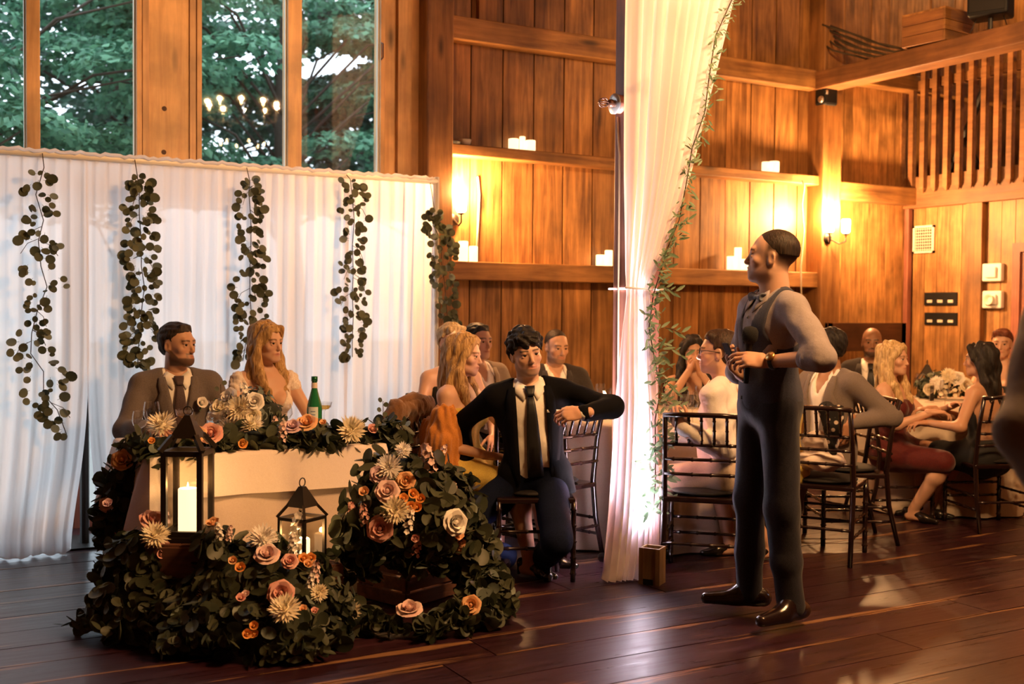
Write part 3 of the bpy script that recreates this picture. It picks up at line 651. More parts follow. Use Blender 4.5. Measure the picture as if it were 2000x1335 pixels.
def person(name_label, group, **k):
    """k: loc, a (facing, degrees from the camera, + to image right), sit, ... builds person > body, hair, clothes"""
    tgt = at(*k['eye']) if 'eye' in k else None
    loc = np.asarray(k['loc'] if tgt is None else tgt[:2], float); l = nrm(A(loc[0], loc[1], 0)); R_ = A(l[1], -l[0], 0)
    def facing(a): a = math.radians(a); return nrm(-l*math.cos(a)+R_*math.sin(a))
    a0 = k.get('a', 0); d0 = facing(a0); rz = math.atan2(d0[1], d0[0])-math.pi/2
    toL = lambda p: rotz(-rz) @ (np.asarray(p, float)-A(loc[0], loc[1], k.get('base', 0)))
    s = k.get('s', 1.0); fem = k.get('fem', False); near = k.get('near', False)
    sit = k.get('sit', True); pz = k.get('pz', .535 if sit else .94*s)
    P = A(*k.get('pel', (0, 0)), pz)
    lean = [math.radians(v) for v in k.get('lean', (0, 0))]; tw = math.radians(k.get('twist', 0))    # lean fwd, lean to own right; twist + to image right
    Tf = rotz(tw) @ rotx(-lean[0]) @ roty(lean[1])
    t = lambda x, y, z: P+Tf @ (A(x, y, z)*s)
    sw = k.get('sw', .155 if fem else .19); nb = t(0, -.015, .50)
    ha = math.radians(k.get('ha', a0)-a0); hp = math.radians(k.get('hp', 0)); hr = math.radians(k.get('hr', 0))
    Hf = rotz(ha) @ rotx(hp) @ roty(hr); hs = k.get('hs', .95 if fem else 1.0)
    ho = nb+Tf @ (A(0, .014, .060)*s)+Hf @ (A(0, .012, .110)*hs)
    if tgt is not None:                                # slide the whole figure so that the eyes land where they are seen
        df = rotz(-rz) @ (tgt-A(loc[0], loc[1], 0))-ho
        if k.get('fixz'): df[2] = 0
        P = P+A(0, 0, df[2]); nb = nb+A(0, 0, df[2]); ho = ho+A(0, 0, df[2]); sh_ = rotz(rz) @ A(df[0], df[1], 0); loc = loc+sh_[:2]
    root = thing('person', name_label, 'person', (loc[0], loc[1], k.get('base', 0)), rz, group)
    shr = k.get('shrug', (0, 0))
    S = {1: t(sw, -.01, .435+shr[0]), -1: t(-sw, -.01, .435+shr[1])}
    arms = {}; l1, l2 = (.275*s, .25*s) if fem else (.30*s, .27*s); hands = k.get('hands', {})
    for sd in (1, -1):
        h = hands.get(sd, dict(w=t(sd*.16, .30, .10)))
        w = toL(h['ww']) if 'ww' in h else np.asarray(h['w'], float)
        pole = h.get('pole', (sd*.6, -.4, -.7)); pole = rotz(-rz) @ np.asarray(h['wpole'], float) if 'wpole' in h else np.asarray(pole, float)
        e, w = ik(S[sd], w, l1, l2, pole); arms[sd] = (S[sd], e, w, h)
    legs = {}; t1, t2 = .43*s, .42*s; feet = k.get('feet', {})
    for sd in (1, -1):
        hip = P+A(sd*.088, 0, -.02)*s; fo = feet.get(sd, dict(p=(sd*.12, .50, 0) if sit else (sd*.11, .02, 0)))
        an = toL(fo['wp']) if 'wp' in fo else np.asarray(fo['p'], float); an = an+A(0, 0, .085)
        pole = fo.get('pole', (sd*.15, .6, 1.0) if sit else (sd*.08, 1, 0))
        kn, an = ik(hip, an, t1, t2, pole); fd = nrm(rotz(-rz) @ facing(fo['fa'])) if 'fa' in fo else nrm(A(sd*.15, 1, 0)); legs[sd] = (hip, kn, an, fd)
    bw = .88 if fem else 1.0
    def torso(e, arm_e=None, lo=False):
        r = [el(t(0, 0, .03), A(.165*(1.04 if fem else 1)+e, .118+e, .115+e), Tf, .06), el(t(0, .008, .17), A((.140*bw+e), .103*bw+e, .15), Tf, .06), el(t(0, 0, .335), A(.168*bw+e, .112*bw+e, .165+e*.6), Tf, .05),
             rc(S[1]+Tf @ A(-.03, 0, -.005), S[-1]+Tf @ A(.03, 0, -.005), .054*bw+e, .054*bw+e, .05), rc(t(.03, -.02, .50), S[1]+Tf @ A(-.01, 0, .01), .034*bw+e*.7, .045*bw+e*.7, .04), rc(t(-.03, -.02, .50), S[-1]+Tf @ A(.01, 0, .01), .034*bw+e*.7, .045*bw+e*.7, .04)]
        if fem: r += [el(t(.068, .085, .315), A(.058+e, .050+e, .058+e), Tf, .03), el(t(-.068, .085, .315), A(.058+e, .050+e, .058+e), Tf, .03)]
        elif k.get('belly'): r += [el(t(0, .055, .14), A(.135+e, .095+e, .13), Tf, .05)]
        return r
    def sleeve(sd, e0, e1, e2, frac=1.0, kk=.03):
        a, b, c, _ = arms[sd]; q = 1.0 if not fem else .84
        r = [rc(a, b, .052*q+e0, .042*q+e1, kk)]
        if frac > 0: r.append(rc(b, b+(c-b)*frac, .043*q+e1, (.043+(.028-.043)*frac)*q+e2, kk))
        return r
    # ---- body: head and neck, hands, trunk and limbs
    parts = []; hn = t(0, -.022, .49); sk = SKIN[k.get('skin', 'fair')]; hcol = k.get('hcol', (.03, .02, .015))
    hres = k.get('hres', .0042 if near else .0055)
    V, Q = grow(head_prims(ho, Hf, hs, fem, k.get('beard', 0), hn, k.get('nk', 0)), hres)
    V = relax(V, Q, 1, .35)
    parts.append((V, Q, head_colour(V, ho, Hf, hs, sk, hcol, k.get('beard', 0), k.get('lips', tuple(c*f for c, f in zip(sk, (.9, .55, .55)))), k.get('stub', 0), k.get('hair') == 'buzz')))
    for sd in (1, -1):
        a, b, c, h = arms[sd]
        if h.get('hide'): continue
        d = rotz(-rz) @ nrm(h['wd']) if 'wd' in h else nrm(np.asarray(h.get('d', c-b), float)); n = rotz(-rz) @ nrm(h['wn']) if 'wn' in h else np.asarray(h.get('n', (sd*.2, 0, 1)), float)
        V, Q = grow(hand_prims(c, d, n, sd, h.get('curl', (.35, .4, .45, .5)), h.get('thumb', .4), (.90 if fem else 1.0)*s, h.get('spread', .06)), .004 if near else .0055)
        V = relax(V, Q, 1, .3); parts.append((V, Q, np.tile(np.array(sk)*np.array([1.0, .95, .93]), (len(V), 1))))
    tr = torso(0)+[rc(t(0, -.022, .47), t(0, -.012, .56), .055*bw, .050*bw, .04)]
    for sd in (1, -1):
        a, b, c, _ = arms[sd]; tr += sleeve(sd, 0, 0, 0); hip, kn, an, fd = legs[sd]
        tr += [rc(hip, kn, .088, .056, .05), rc(kn+A(0, 0, -.01), kn+(an-kn)*.3, .054, .056, .03), rc(kn+(an-kn)*.3, an, .056, .036, .03), rc(an+A(0, 0, -.045)-fd*.03, an+A(0, 0, -.058)+fd*.13, .034, .022, .03)]
    V, Q = grow(tr, k.get('bres', .011)); parts.append((V, Q, np.tile(np.array(sk), (len(V), 1))))
    off = 0; VV, QQ, CC = [], [], []
    for V, Q, c in parts: VV.append(V); QQ.append(Q+off); CC.append(c); off += len(V)
    link('body', to_mesh('body', np.concatenate(VV), np.concatenate(QQ), MATS['skin'], np.concatenate(CC)), root)
    for x in (-.0315, .0315):
        e = link('eye', EYE, root, ho+Hf @ (A(x, .0795, -.001)*hs)); gz = Hf @ nrm(A(k.get('gaze', 0), 1, 0)); e.rotation_euler = Vector(gz).to_track_quat('Z', 'Y').to_euler(); e.scale = (.0125*hs,)*3
    # ---- hair
    if k.get('hair'):
        V, Q = grow(hair_prims(ho, Hf, hs, k['hair']), .0045 if near else .006, hair_cut(ho, Hf, hs, k['hair']))
        V = relax(V, Q, 1, .3)
        amp = dict(buzz=.0004, short=.0022, thick=.006, slick=.002, updo=.003).get(k['hair'], .0060); V = wrinkle(V, Q, amp, 130 if k['hair'] in ('thick', 'short') else 95, 5, (1, 1, .22) if k['hair'] in ('long', 'longback') else (1, 1, 1))
        link('hair', to_mesh('hair', V, Q, MATS[k.get('hairmat', 'hair_brown')]), root)
    # ---- clothes
    res = k.get('cres', .009 if near else .012)
    def local(Pn): return (Pn-P) @ Tf/s
    def cloth(name, prims, mat, cut=None, wr=.0035, fr=34, seed=1, stretch=(1, 1, 1), r_=None):
        V, Q = grow(prims, r_ or res, cut); V = relax(V, Q, 1, .5)
        if wr: V = wrinkle(V, Q, wr, fr, seed, stretch)
        return link(name, to_mesh(name, V, Q, MATS[mat]), root)
    def strip(name, rows, prims, mat, off=.004, thick=.003, parent=None):
        """a strip of cloth laid on the chest: rows of (x, z) points in the torso frame, thrown on along the torso's own forward"""
        n = len(rows[0]); pts = np.array([[t(x, .32, z) for x, z in r] for r in rows]).reshape(-1, 3); dv = -(Tf @ A(0, 1, 0))
        tt = np.zeros(len(pts))
        for _ in range(40): d = evalp(prims, pts+tt[:, None]*dv)-off; tt += np.clip(d, -.02, .05)*.9; tt = np.minimum(tt, .42)
        q = pts+tt[:, None]*dv; m = len(rows)
        fa = [(i*n+j, (i+1)*n+j, (i+1)*n+j+1, i*n+j+1) for i in range(m-1) for j in range(n-1)]
        mb = MB(); mb.add(q, fa); o = mb.build(name, MATS[mat], root if parent is None else parent, True)
        sm = o.modifiers.new('thickness', 'SOLIDIFY'); sm.thickness = thick; sm.offset = 0
        return o
    lin = lambda a, b, n: [a+(b-a)*i/(n-1) for i in range(n)]
    fit = k.get('fit', 'suit'); neck_cut = .062
    def neckhole(q, zt, r): return np.where(q[:, 2] > zt, r-np.sqrt(q[:, 0]**2+(q[:, 1]+.015)**2), -1)
    if fit in ('suit', 'vest', 'shirt'):
        # shirt
        fr_ = k.get('sleeve', 1.0); sp = torso(.012)+[rc(t(0, -.022, .47), t(0, -.010, .555), .068, .062, .02)]
        only = fit == 'suit'
        slv = []
        for sd in (1, -1):
            if not only: slv += sleeve(sd, k.get('loose', .016), k.get('loose', .016)+.006, .016, fr_)
            elif near: a_, b0, c_, _ = arms[sd]; slv.append(rc(b0+(c_-b0)*.80, b0+(c_-b0)*.985, .036*s, .035*s, .01))
        sp += slv
        tip = k.get('collar_z', .535)
        def scut(Pn):
            q = local(Pn); c = q[:, 2]-(tip-.055*np.clip(q[:, 1]/.06, 0, 1)); c = np.maximum(c, np.where(evalp(slv, Pn) < .012, -1, -.06-q[:, 2]) if slv else -.06-q[:, 2]); op = k.get('open', 0)
            c = np.maximum(c, np.where(q[:, 2] > .50, .0555-np.sqrt(q[:, 0]**2+(q[:, 1]+.016)**2), -1))
            if op: c = np.maximum(c, np.where((q[:, 1] > .02) & (q[:, 2] > .5-op), ((q[:, 2]-.5+op)*.42)-np.abs(q[:, 0]), -1))
            return c
        cloth('shirt', sp, k.get('shirt', 'white_shirt'), scut, .002 if only else k.get('swr', .006), 30 if only else 38, 3)
        if fr_ < .6:
            for sd in (1, -1):
                a, b, c, _ = arms[sd]; e = b+(c-b)*fr_; u = nrm(c-b); cloth('rolled_cuff', [rc(e-u*.035, e+u*.012, .060, .058, .01)], k.get('shirt', 'white_shirt'), lambda Pn, e=e, u=u: np.maximum((Pn-e) @ u-.012, -((Pn-e) @ u)-.045), .002, 60, 4)
        if k.get('collar', True):
            for sd in (-1, 1):
                o0 = .055 if k.get('open') else .006
                strip('collar', [[(sd*v, w) for v, w in zip(lin(o0, .058, 5), lin(.488, .520, 5))], [(sd*v, w) for v, w in zip(lin(o0+.012, .075, 5), lin(.455, .500, 5))], [(sd*v, w) for v, w in zip(lin(o0+.030, .090, 5), lin(.418, .475, 5))]], sp, k.get('shirt', 'white_shirt'), .008, .004)
    if fit in ('suit', 'vest'):
        vz, vw0, vw1 = k.get('v', (.16, .004, .075)); ve = .022 if fit == 'vest' else .024
        jp = torso(ve)
        if fit == 'suit':
            jsl = []
            for sd in (1, -1): jsl += sleeve(sd, .017, .018, .015, .96)
            jp += jsl
            if sit: jp += [rc(t(.10, .0, .0), t(.13, .02, -.10), .10, .095, .05), rc(t(-.10, .0, .0), t(-.13, .02, -.10), .10, .095, .05)]
            else: jp += [rc(t(.09, .0, .0), t(.10, .0, -.16), .11, .105, .05), rc(t(-.09, .0, .0), t(-.10, .0, -.16), .11, .105, .05)]
        zb = k.get('hem', -.09 if fit == 'suit' and sit else (-.20 if fit == 'suit' else -.035))
        vh = lambda z: vw0+(vw1-vw0)*np.clip((z-vz)/(.50-vz), 0, 1)**.9
        def jcut(Pn):
            q = local(Pn); c = zb-q[:, 2]
            if fit == 'suit': c = np.where(evalp(jsl, Pn) < .012, -1, c)
            c = np.maximum(c, neckhole(q, .47, .070)); c = np.maximum(c, q[:, 2]-.535)
            v = np.where((q[:, 1] > .0) & (q[:, 1] < .20) & (q[:, 2] > vz), vh(q[:, 2])-np.abs(q[:, 0]-k.get('vx', 0)), -1)
            if k.get('below'): v = np.maximum(v, np.where((q[:, 1] > 0) & (q[:, 2] <= vz), vw0+k['below']*(vz-q[:, 2])-np.abs(q[:, 0]), -1))
            if fit == 'vest': v = np.maximum(v, np.where(np.abs(q[:, 0]) > .125, (q[:, 2]-.20)*.6-(.19-np.abs(q[:, 0]))*1.2, -1))
            return np.maximum(c, v)
        jac = cloth('jacket' if fit == 'suit' else 'waistcoat', jp, k.get('jacket', 'suit_black'), jcut, k.get('jwr', .005), 28, 8)
        if k.get('lapel', fit == 'suit'):
            zs = lin(vz+.015, .49, 9)
            for sd in (-1, 1):
                rows = []
                for i, z in enumerate(zs):
                    u = i/8; wd = .012+.070*math.sin(min(1, u/.62)*math.pi/2) if u < .66 else .082-.050*(u-.66)/.34-(.018 if .66 < u < .76 else 0)
                    x0 = float(vh(np.array(z)))-.004; rows.append([(k.get('vx', 0)+sd*(x0+wd*q), z-.02*q*(1-u)) for q in (0, .33, .66, 1)])
                strip('lapel', rows, jp, k.get('jacket', 'suit_black'), .006, .004, jac)
        if fit == 'vest' or k.get('under_vest'):
            pass
        for z in k.get('buttons', ()): strip('button', [[(-.008, z-.008), (.008, z-.008)], [(-.008, z+.008), (.008, z+.008)]], jp, k.get('button', 'black_plastic'), .004, .004, jac)
        if k.get('pocket'):
            x = -k['pocket'] if False else k['pocket']; strip('pocket_square', [[(x-.035, .345), (x+.035, .352)], [(x-.035, .360), (x+.035, .367)]], jp, 'white_shirt', .007, .004, jac)
        if k.get('under_vest'):
            cloth('waistcoat', torso(.021), k['under_vest'], lambda Pn: np.maximum(np.maximum(local(Pn)[:, 2]-.45, -.05-local(Pn)[:, 2]), np.where((local(Pn)[:, 1] > 0) & (local(Pn)[:, 2] > .13), .004+(local(Pn)[:, 2]-.13)*.30-np.abs(local(Pn)[:, 0]), -1)), .001)
    if k.get('tie'):
        tp = torso(.016)+[rc(t(0, -.022, .47), t(0, -.010, .555), .070, .064, .02)]; vt = k.get('tie_z', .12)
        tie = strip('tie', [[(x*w_, z) for x in (-1, -.5, 0, .5, 1)] for z, w_ in zip(lin(.452, vt, 9), (.014, .022, .027, .031, .034, .037, .039, .041, .042))], tp, k['tie'], .008, .007)
        strip('knot', [[(x*w_, z) for x in (-1, -.5, 0, .5, 1)] for z, w_ in zip((.492, .475, .458, .444), (.027, .025, .020, .015))], tp, k['tie'], .016, .012, tie)
    if k.get('bow'):
        c = t(0, .066, .487); u, f_, w = Tf[:, 0], Tf[:, 1], Tf[:, 2]
        V, Q = grow([rc(c, c+u*.052+w*.004, .010, .024, .008), rc(c, c-u*.052-w*.002, .010, .024, .008), el(c+f_*.004, A(.011, .012, .014), Tf, .004), el(c+u*.066+f_*.005, A(.010, .03, .012), Tf, .008, -1), el(c-u*.066+f_*.005, A(.010, .03, .012), Tf, .008, -1)], .004)
        link('bow_tie', to_mesh('bow_tie', V, Q, MATS[k['bow']]), root)
    if fit in ('suit', 'vest', 'shirt'):
        pp = [el(t(0, 0, .03), A(.178, .130, .11), Tf, .06)] if sit else [el(t(0, 0, .02), A(.178, .130, .13), Tf, .06)]
        for sd in (1, -1):
            hip, kn, an, fd = legs[sd]; lo_ = an+A(0, 0, -.02); pp += [rc(hip, kn, .104, .078, .05), rc(kn, kn+(lo_-kn)*.55, .076, .067, .04), rc(kn+(lo_-kn)*.55, lo_, .067, .062 if not sit else .068, .03)]
        def pcut(Pn): q = local(Pn); return np.where(q[:, 2] > -.3, q[:, 2]-.085, -1)
        cloth('trousers', pp, k.get('trousers', 'suit_black'), pcut, k.get('twr', .004), 22, 12, (1, 1, .6))
    if fit == 'dress':
        dp = torso(.008); neckz = k.get('neckz', .40); vv = k.get('vneck', 0); bk = k.get('backz', .36)
        def dcut(Pn):
            q = local(Pn); top = np.where(q[:, 1] > -.01, neckz, bk); c = q[:, 2]-top
            if vv: c = np.maximum(np.where(q[:, 1] > -.01, -1, c), np.where(q[:, 1] > -.01, np.maximum((q[:, 2]-vv)*.55-np.abs(q[:, 0]), q[:, 2]-.485), -1)); c = np.maximum(c, np.abs(q[:, 0])-k.get('cap', .16))
            return c
        skp = []
        for sd in (1, -1):
            hip, kn, an, fd = legs[sd]; L_ = k.get('skirt', .5)
            e = kn if L_ <= 1 else an; skp += [rc(hip, hip+(kn-hip)*min(1, L_), .112, .085, .10)]
            if L_ > 1: skp += [rc(kn, kn+(an-kn)*(L_-1), .09, .11, .10)]
        cloth('dress', dp+skp, k.get('dress', 'dress_black'), dcut, .002, 40, 21)
        if k.get('straps'):
            for sd in (-1, 1): strip('strap', [[(sd*(.075+.0*i)-.006, z), (sd*.075+.006, z)] for i, z in enumerate(lin(neckz-.02, .50, 7))], torso(.0), k.get('dress', 'dress_black'), .004, .003)
    # ---- shoes
    if k.get('shoes', 'shoe_black'):
        for sd in (1, -1):
            hip, kn, an, fd = legs[sd]; g = an*A(1, 1, 0); sp_ = k.get('shoe_s', 1.0)
            if fem: q = [rc(g-fd*.05+A(0, 0, .07), g+fd*.08+A(0, 0, .035), .030, .030, .02), rc(g+fd*.08+A(0, 0, .03), g+fd*.165+A(0, 0, .022), .032, .018, .02), rc(g-fd*.065+A(0, 0, .06), g-fd*.07, .012, .010, .01)]
            else: q = [rc(g-fd*.065+A(0, 0, .040), g+fd*.06+A(0, 0, .040), .043, .047, .02), rc(g+fd*.06+A(0, 0, .034), g+fd*.20+A(0, 0, .026), .045, .030, .02), rc(g-fd*.03+A(0, 0, .05), g+fd*.02+A(0, 0, .085), .044, .042, .03)]
            tb = A(0, 0, an[2]-.085)
            q = [('rc', p[1]+tb, p[2]+tb)+p[3:] for p in q]
            V, Q = grow(q, .007, lambda Pn, z0=an[2]-.085: z0+.003-Pn[:, 2]); V = relax(V, Q, 1, .3); link('shoe', to_mesh('shoe', V, Q, MATS[k.get('shoes', 'shoe_black')]), root)
    root['_hint'] = 0; del root['_hint']
    return dict(root=root, t=t, P=P, Tf=Tf, ho=ho, Hf=Hf, arms=arms, legs=legs, S=S, torso=torso, sleeve=sleeve, cloth=cloth, strip=strip, toL=toL, local=local, rz=rz, hs=hs, facing=facing, s=s)
weave('white_shirt', (.80, .77, .72), (.86, .83, .79), 300, .75, .1, .25)
weave('suit_black', (.003, .003, .004), (.006, .006, .008), 500, .9, 0)
weave('suit_grey', (.095, .075, .068), (.17, .14, .13), 420, .85, .1, .1)
weave('suit_dark', (.03, .025, .024), (.05, .042, .04), 400, .85, .1)
weave('suit_mid', (.14, .11, .10), (.20, .17, .155), 400, .85, .1)
weave('suit_tan', (.20, .15, .11), (.27, .21, .16), 400, .85, .1)
weave('navy_trousers', (.004, .006, .016), (.008, .012, .032), 300, .9, 0)
weave('vest_blue', (.028, .030, .048), (.055, .058, .088), 350, .8, .1, .1)
weave('vest_trousers', (.018, .018, .026), (.032, .032, .044), 350, .7, .15, .2)
weave('grey_shirt', (.26, .22, .225), (.34, .30, .31), 420, .8, .1, .35)
weave('pink_shirt', (.78, .73, .72), (.84, .80, .79), 200, .75, .1, .4)
weave('khaki', (.50, .40, .32), (.56, .46, .38), 200, .8, .1, .3)
weave('tie_brown', (.045, .026, .026), (.095, .060, .058), 500, .6, .1, .05)
plain('tie_black', (.006, .006, .007), .5)
weave('bow_blue', (.045, .050, .075), (.13, .14, .18), 260, .6, .1, .05)
weave('lace_white', (.72, .60, .52), (.86, .78, .72), 120, .8, .1, .5)
weave('yellow_top', (.58, .42, .08), (.68, .52, .13), 200, .75, .1, .4)
weave('orange_knit', (.42, .15, .025), (.55, .22, .045), 260, .9, .3, .5)
weave('brown_coat', (.16, .075, .035), (.22, .11, .055), 260, .9, .3, .4)
weave('red_dress', (.06, .004, .004), (.10, .008, .007), 200, .7, .2, .3)
plain('dress_black', (.006, .006, .007), .8)
plain('shoe_black', (.010, .007, .006), .22, coat=.4)
plain('shoe_brown', (.014, .006, .006), .22, coat=.4)
plain('gold', (.75, .48, .18), .3, metal=1)
# ================================================================ DRAPE BEHIND THE COUPLE
sheer('sheer_white', (.93, .90, .90), .55, .05)
sheer('drape_cloth', (.95, .90, .93), .5, .04)
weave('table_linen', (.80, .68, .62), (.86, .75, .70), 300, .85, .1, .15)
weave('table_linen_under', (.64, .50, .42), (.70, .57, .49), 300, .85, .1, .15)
CY = 7.10; CZ = 2.335
rod = MB().tube([(-1.2, CY, CZ), (3.40, CY, CZ)], .022, 10).build('drape_rod', M['white_plastic'], None, True); tag(rod, 'white pipe along the top of the sheer drape', 'rod')
for xx in (3.40,):
    u = thing('drape_stand', 'slim white upright holding the end of the drape rod by the post', 'stand', (xx, CY, 0))
    MB().tube([(0, 0, .01), (0, 0, CZ+.03)], .02, 8).build('upright', M['white_plastic'], u); MB().box((0, 0, .006), (.4, .4, .012)).build('base_plate', M['white_plastic'], u)
u = thing('drape_stand', 'slim dark upright seen in the gap between two curtain panels', 'stand', (1.10, CY+.12, 0))
MB().tube([(0, 0, .01), (0, 0, CZ-.03)], .028, 8).build('upright', M['black_metal'], u); MB().box((.05, .05, .006), (.42, .42, .012)).build('base_plate', M['black_metal'], u)
def drape_panel(label, x0, x1, seed, lf=0, rf=0, nf=None, flare=.0):
    """gathered sheer cloth: soft folds that open toward the floor; lf / rf draw the lower corners in"""
    g = random.Random(seed); n = int((x1-x0)/.011)+1; rows = 46; ph = [g.uniform(0, 6.28) for _ in range(6)]; nf = nf or (x1-x0)/.085
    P = []
    for i in range(rows):
        v = i/(rows-1); z = CZ+.025-v*(CZ+.020); row = []
        for j in range(n):
            u = j/(n-1); w = max(0, v-.45)/.55
            x = x0+(x1-x0)*u+lf*w**2.2*(1-u)**2-rf*w**2.2*u**2
            a = .006+.014*v
            y = math.sin(u*nf*6.283+ph[0]+1.2*math.sin(u*7+ph[1])+.5*v)*a+math.sin(u*nf*2.3*6.283+ph[2]+v*1.5)*a*.35+math.sin(u*9+ph[3]+v*2)*.02*v+math.sin(u*nf*.37*6.283+ph[4])*.03*v
            y -= flare*max(0, v-.86)**2*9*(1-abs(u-.5)*.4)
            if v > .97: z = .006+.01*abs(math.sin(u*nf*3.1+ph[5]))
            row.append((x+math.sin(u*nf*6.283+v*3+ph[2])*.004, CY+y, z))
        P.append(row)
    hm = MB(); hm.grid(P); o = hm.build('curtain_panel', M['sheer_white'], None, True); tag(o, label, 'curtain', 'sheer drape panels behind the couple')
    return o
drape_panel('white sheer curtain panel whose lower corner pulls away from the dark upright', -1.1, 1.11, 1, 0, .13, flare=.9)
drape_panel('white sheer curtain panel hanging directly behind the man in the grey suit', 1.09, 1.95, 2, .10, 0)
drape_panel('white sheer curtain panel behind the woman in white and the green bottle', 1.93, 2.75, 3, 0, .03)
drape_panel('white sheer curtain panel at the timber post end of the rod', 2.73, 3.40, 4, .03, .02)
sw_ = MB().tube([(x, CY-.02+.004*math.sin(x*60), CZ+.018+.006*math.sin(x*90)+.004*math.sin(x*37)) for x in np.linspace(-1.1, 3.36, 160)], .012, 6).build('rod_ruffle', M['sheer_white'], None, True); tag(sw_, 'narrow gathered white ruffle along the curtain rod', 'ruffle')
# ================================================================ EUCALYPTUS
leafmat('euc_leaf', (.045, .052, .028), (.12, .13, .075), .55, .25)
leafmat('euc_leaf_grey', (.09, .115, .095), (.20, .24, .20), .5, .2)
leafmat('dark_leaf', (.018, .026, .014), (.085, .092, .052), .45, .2)
leafmat('vine_leaf', (.10, .17, .10), (.24, .34, .22), .45, .35)
plain('stem', (.055, .040, .022), .8)
def leaf_data(name, L_, W_, mat, n=12, tip=.0, cup=.12):
    """a stalk and a cupped blade; the leaf grows along +Y from its stalk at the origin, face up"""
    mb = MB(); st_ = .22*L_; ring = []
    mb.add([(-.0012, 0, 0), (.0012, 0, 0), (.0012, st_, .0), (-.0012, st_, .0)], [(0, 1, 2, 3)])
    vs_ = [(0, st_+L_*.5, -cup*W_*.5)]
    for k in range(n):
        a = 2*math.pi*k/n; y = st_+L_*.5-math.cos(a)*L_*.5; x = math.sin(a)*W_*.5*(1-tip*max(0, -math.cos(a))); vs_.append((x, y, cup*abs(x)*1.2))
    mb.add(vs_, [(0, 1+k, 1+(k+1) % n) for k in range(n)])
    me = mb.mesh(name, mat, True); return me
LEAF = dict(round=[leaf_data('leaf', .058*q, .054*q, M['euc_leaf']) for q in (.8, 1.0, 1.2)], grey=[leaf_data('leaf', .062, .05, M['euc_leaf_grey'])],
            dark=[leaf_data('leaf', .058*q, .050*q, M['dark_leaf']) for q in (.8, 1, 1.25)], long=[leaf_data('leaf', .075, .028, M['dark_leaf'], 8, .3)], vine=[leaf_data('leaf', .075*q, .022*q, M['vine_leaf'], 8, .35) for q in (.7, 1, 1.25)])
def basis(d, n):
    d = Vector([float(c) for c in d]).normalized(); n = Vector([float(c) for c in n]); x = d.cross(n)
    if x.length < 1e-4: x = d.cross(Vector((.3, .9, .1)))
    x.normalize(); z = x.cross(d); return Matrix((x, d, z)).transposed()
def put_leaf(me, parent, p, d, n, s=1.0):
    o = bpy.data.objects.new('leaf', me); COL.objects.link(o); o.parent = parent
    o.matrix_local = Matrix.Translation(Vector([float(c) for c in p])) @ basis(d, n).to_4x4() @ Matrix.Scale(s, 4); return o
def bulk_leaves(parent, items, mat):
    """the many further leaves of one arrangement, joined"""
    if not items: return
    V, Fc, S = [], [], []; tv = {}
    for me, p, d, n, s in items:
        if me.name not in tv: tv[me.name] = (np.array([v.co[:] for v in me.vertices]), [tuple(q.vertices) for q in me.polygons])
        vv, ff = tv[me.name]; B = np.array(basis(d, n)); o = len(V); V += (vv*s @ B.T+np.asarray(p)).tolist(); Fc += [tuple(i+o for i in f) for f in ff]; S += [rnd.random()]*len(vv)
    me = bpy.data.meshes.new('further_leaves'); me.from_pydata(V, [], Fc); me.materials.append(mat)
    a = me.attributes.new('shade', 'FLOAT', 'POINT'); a.data.foreach_set('value', np.array(S, np.float32))
    tag(link('further_leaves', me, parent), kind='stuff')
def interp(pts, t):
    q = t*(len(pts)-1); i = min(int(q), len(pts)-2); f = q-i; return [a+(b_-a)*f for a, b_ in zip(pts[i], pts[i+1])]
def hanging_garland(label, pts, dens, seed, y=CY-.10):
    """pts: (px, py, half width px) down the strand, on the curtain's face"""
    g = random.Random(seed); top = onY(pts[0][0], pts[0][1], y); r = thing('eucalyptus_garland', label, 'garland', top, group='eucalyptus garlands on the curtain')
    path = [onY(p[0], p[1], y+.03)-top for p in pts]; MB().tube([(0, .07, CZ-top[2])]+path, .0028, 5).build('stem', M['stem'], r)
    mm = sum(math.hypot(pts[i+1][0]-pts[i][0], pts[i+1][1]-pts[i][1]) for i in range(len(pts)-1)); n = int(mm*dens*1.2)
    for k in range(n):
        px, py, w = interp(pts, (k+.5)/n); c = onY(px, py, y)-top; o_ = g.uniform(-1, 1); p = c+A_(o_*w/315*.8, g.uniform(-.05, .03), g.uniform(-.02, .02))
        d = (o_*1.2+g.uniform(-.5, .5), g.uniform(-.6, .3), g.uniform(-1, .3)); nn = (g.uniform(-.6, .6), -1, g.uniform(-.4, .6))
        put_leaf(g.choice(LEAF['round'] if g.random() < .85 else LEAF['grey']), r, p, d, nn, g.uniform(.62, 1.0))
    for k in range(8):                                # short side twigs
        px, py, w = interp(pts, g.uniform(.1, .95)); c = onY(px, py, y)-top; sgn = g.choice((-1, 1)); MB().tube([c, c+A_(sgn*w/315*.6, -.02, -.03), c+A_(sgn*w/315*.95, -.02, -.09)], .0018, 4).build('twig', M['stem'], r)
    return r
A_ = lambda *v: np.array(v, float)
hanging_garland('long loose eucalyptus garland hanging furthest from the timber post', [(86, 327, 4), (70, 380, 30), (85, 430, 28), (75, 470, 34), (80, 520, 32), (92, 560, 34), (72, 610, 14), (62, 650, 24), (60, 690, 40), (85, 725, 42), (85, 770, 38), (112, 800, 30), (130, 848, 14)], .175, 3)
hanging_garland('thick eucalyptus garland hanging above the man in the grey suit', [(268, 342, 3), (272, 372, 14), (272, 420, 24), (276, 470, 24), (276, 520, 26), (282, 560, 26), (276, 610, 30), (275, 650, 30), (268, 690, 18), (270, 712, 12)], .44, 4)
hanging_garland('eucalyptus garland hanging behind the woman in white', [(488, 355, 3), (486, 375, 16), (490, 430, 22), (490, 480, 22), (488, 530, 26), (488, 580, 34), (492, 625, 40), (480, 670, 16), (474, 705, 10)], .36, 5)
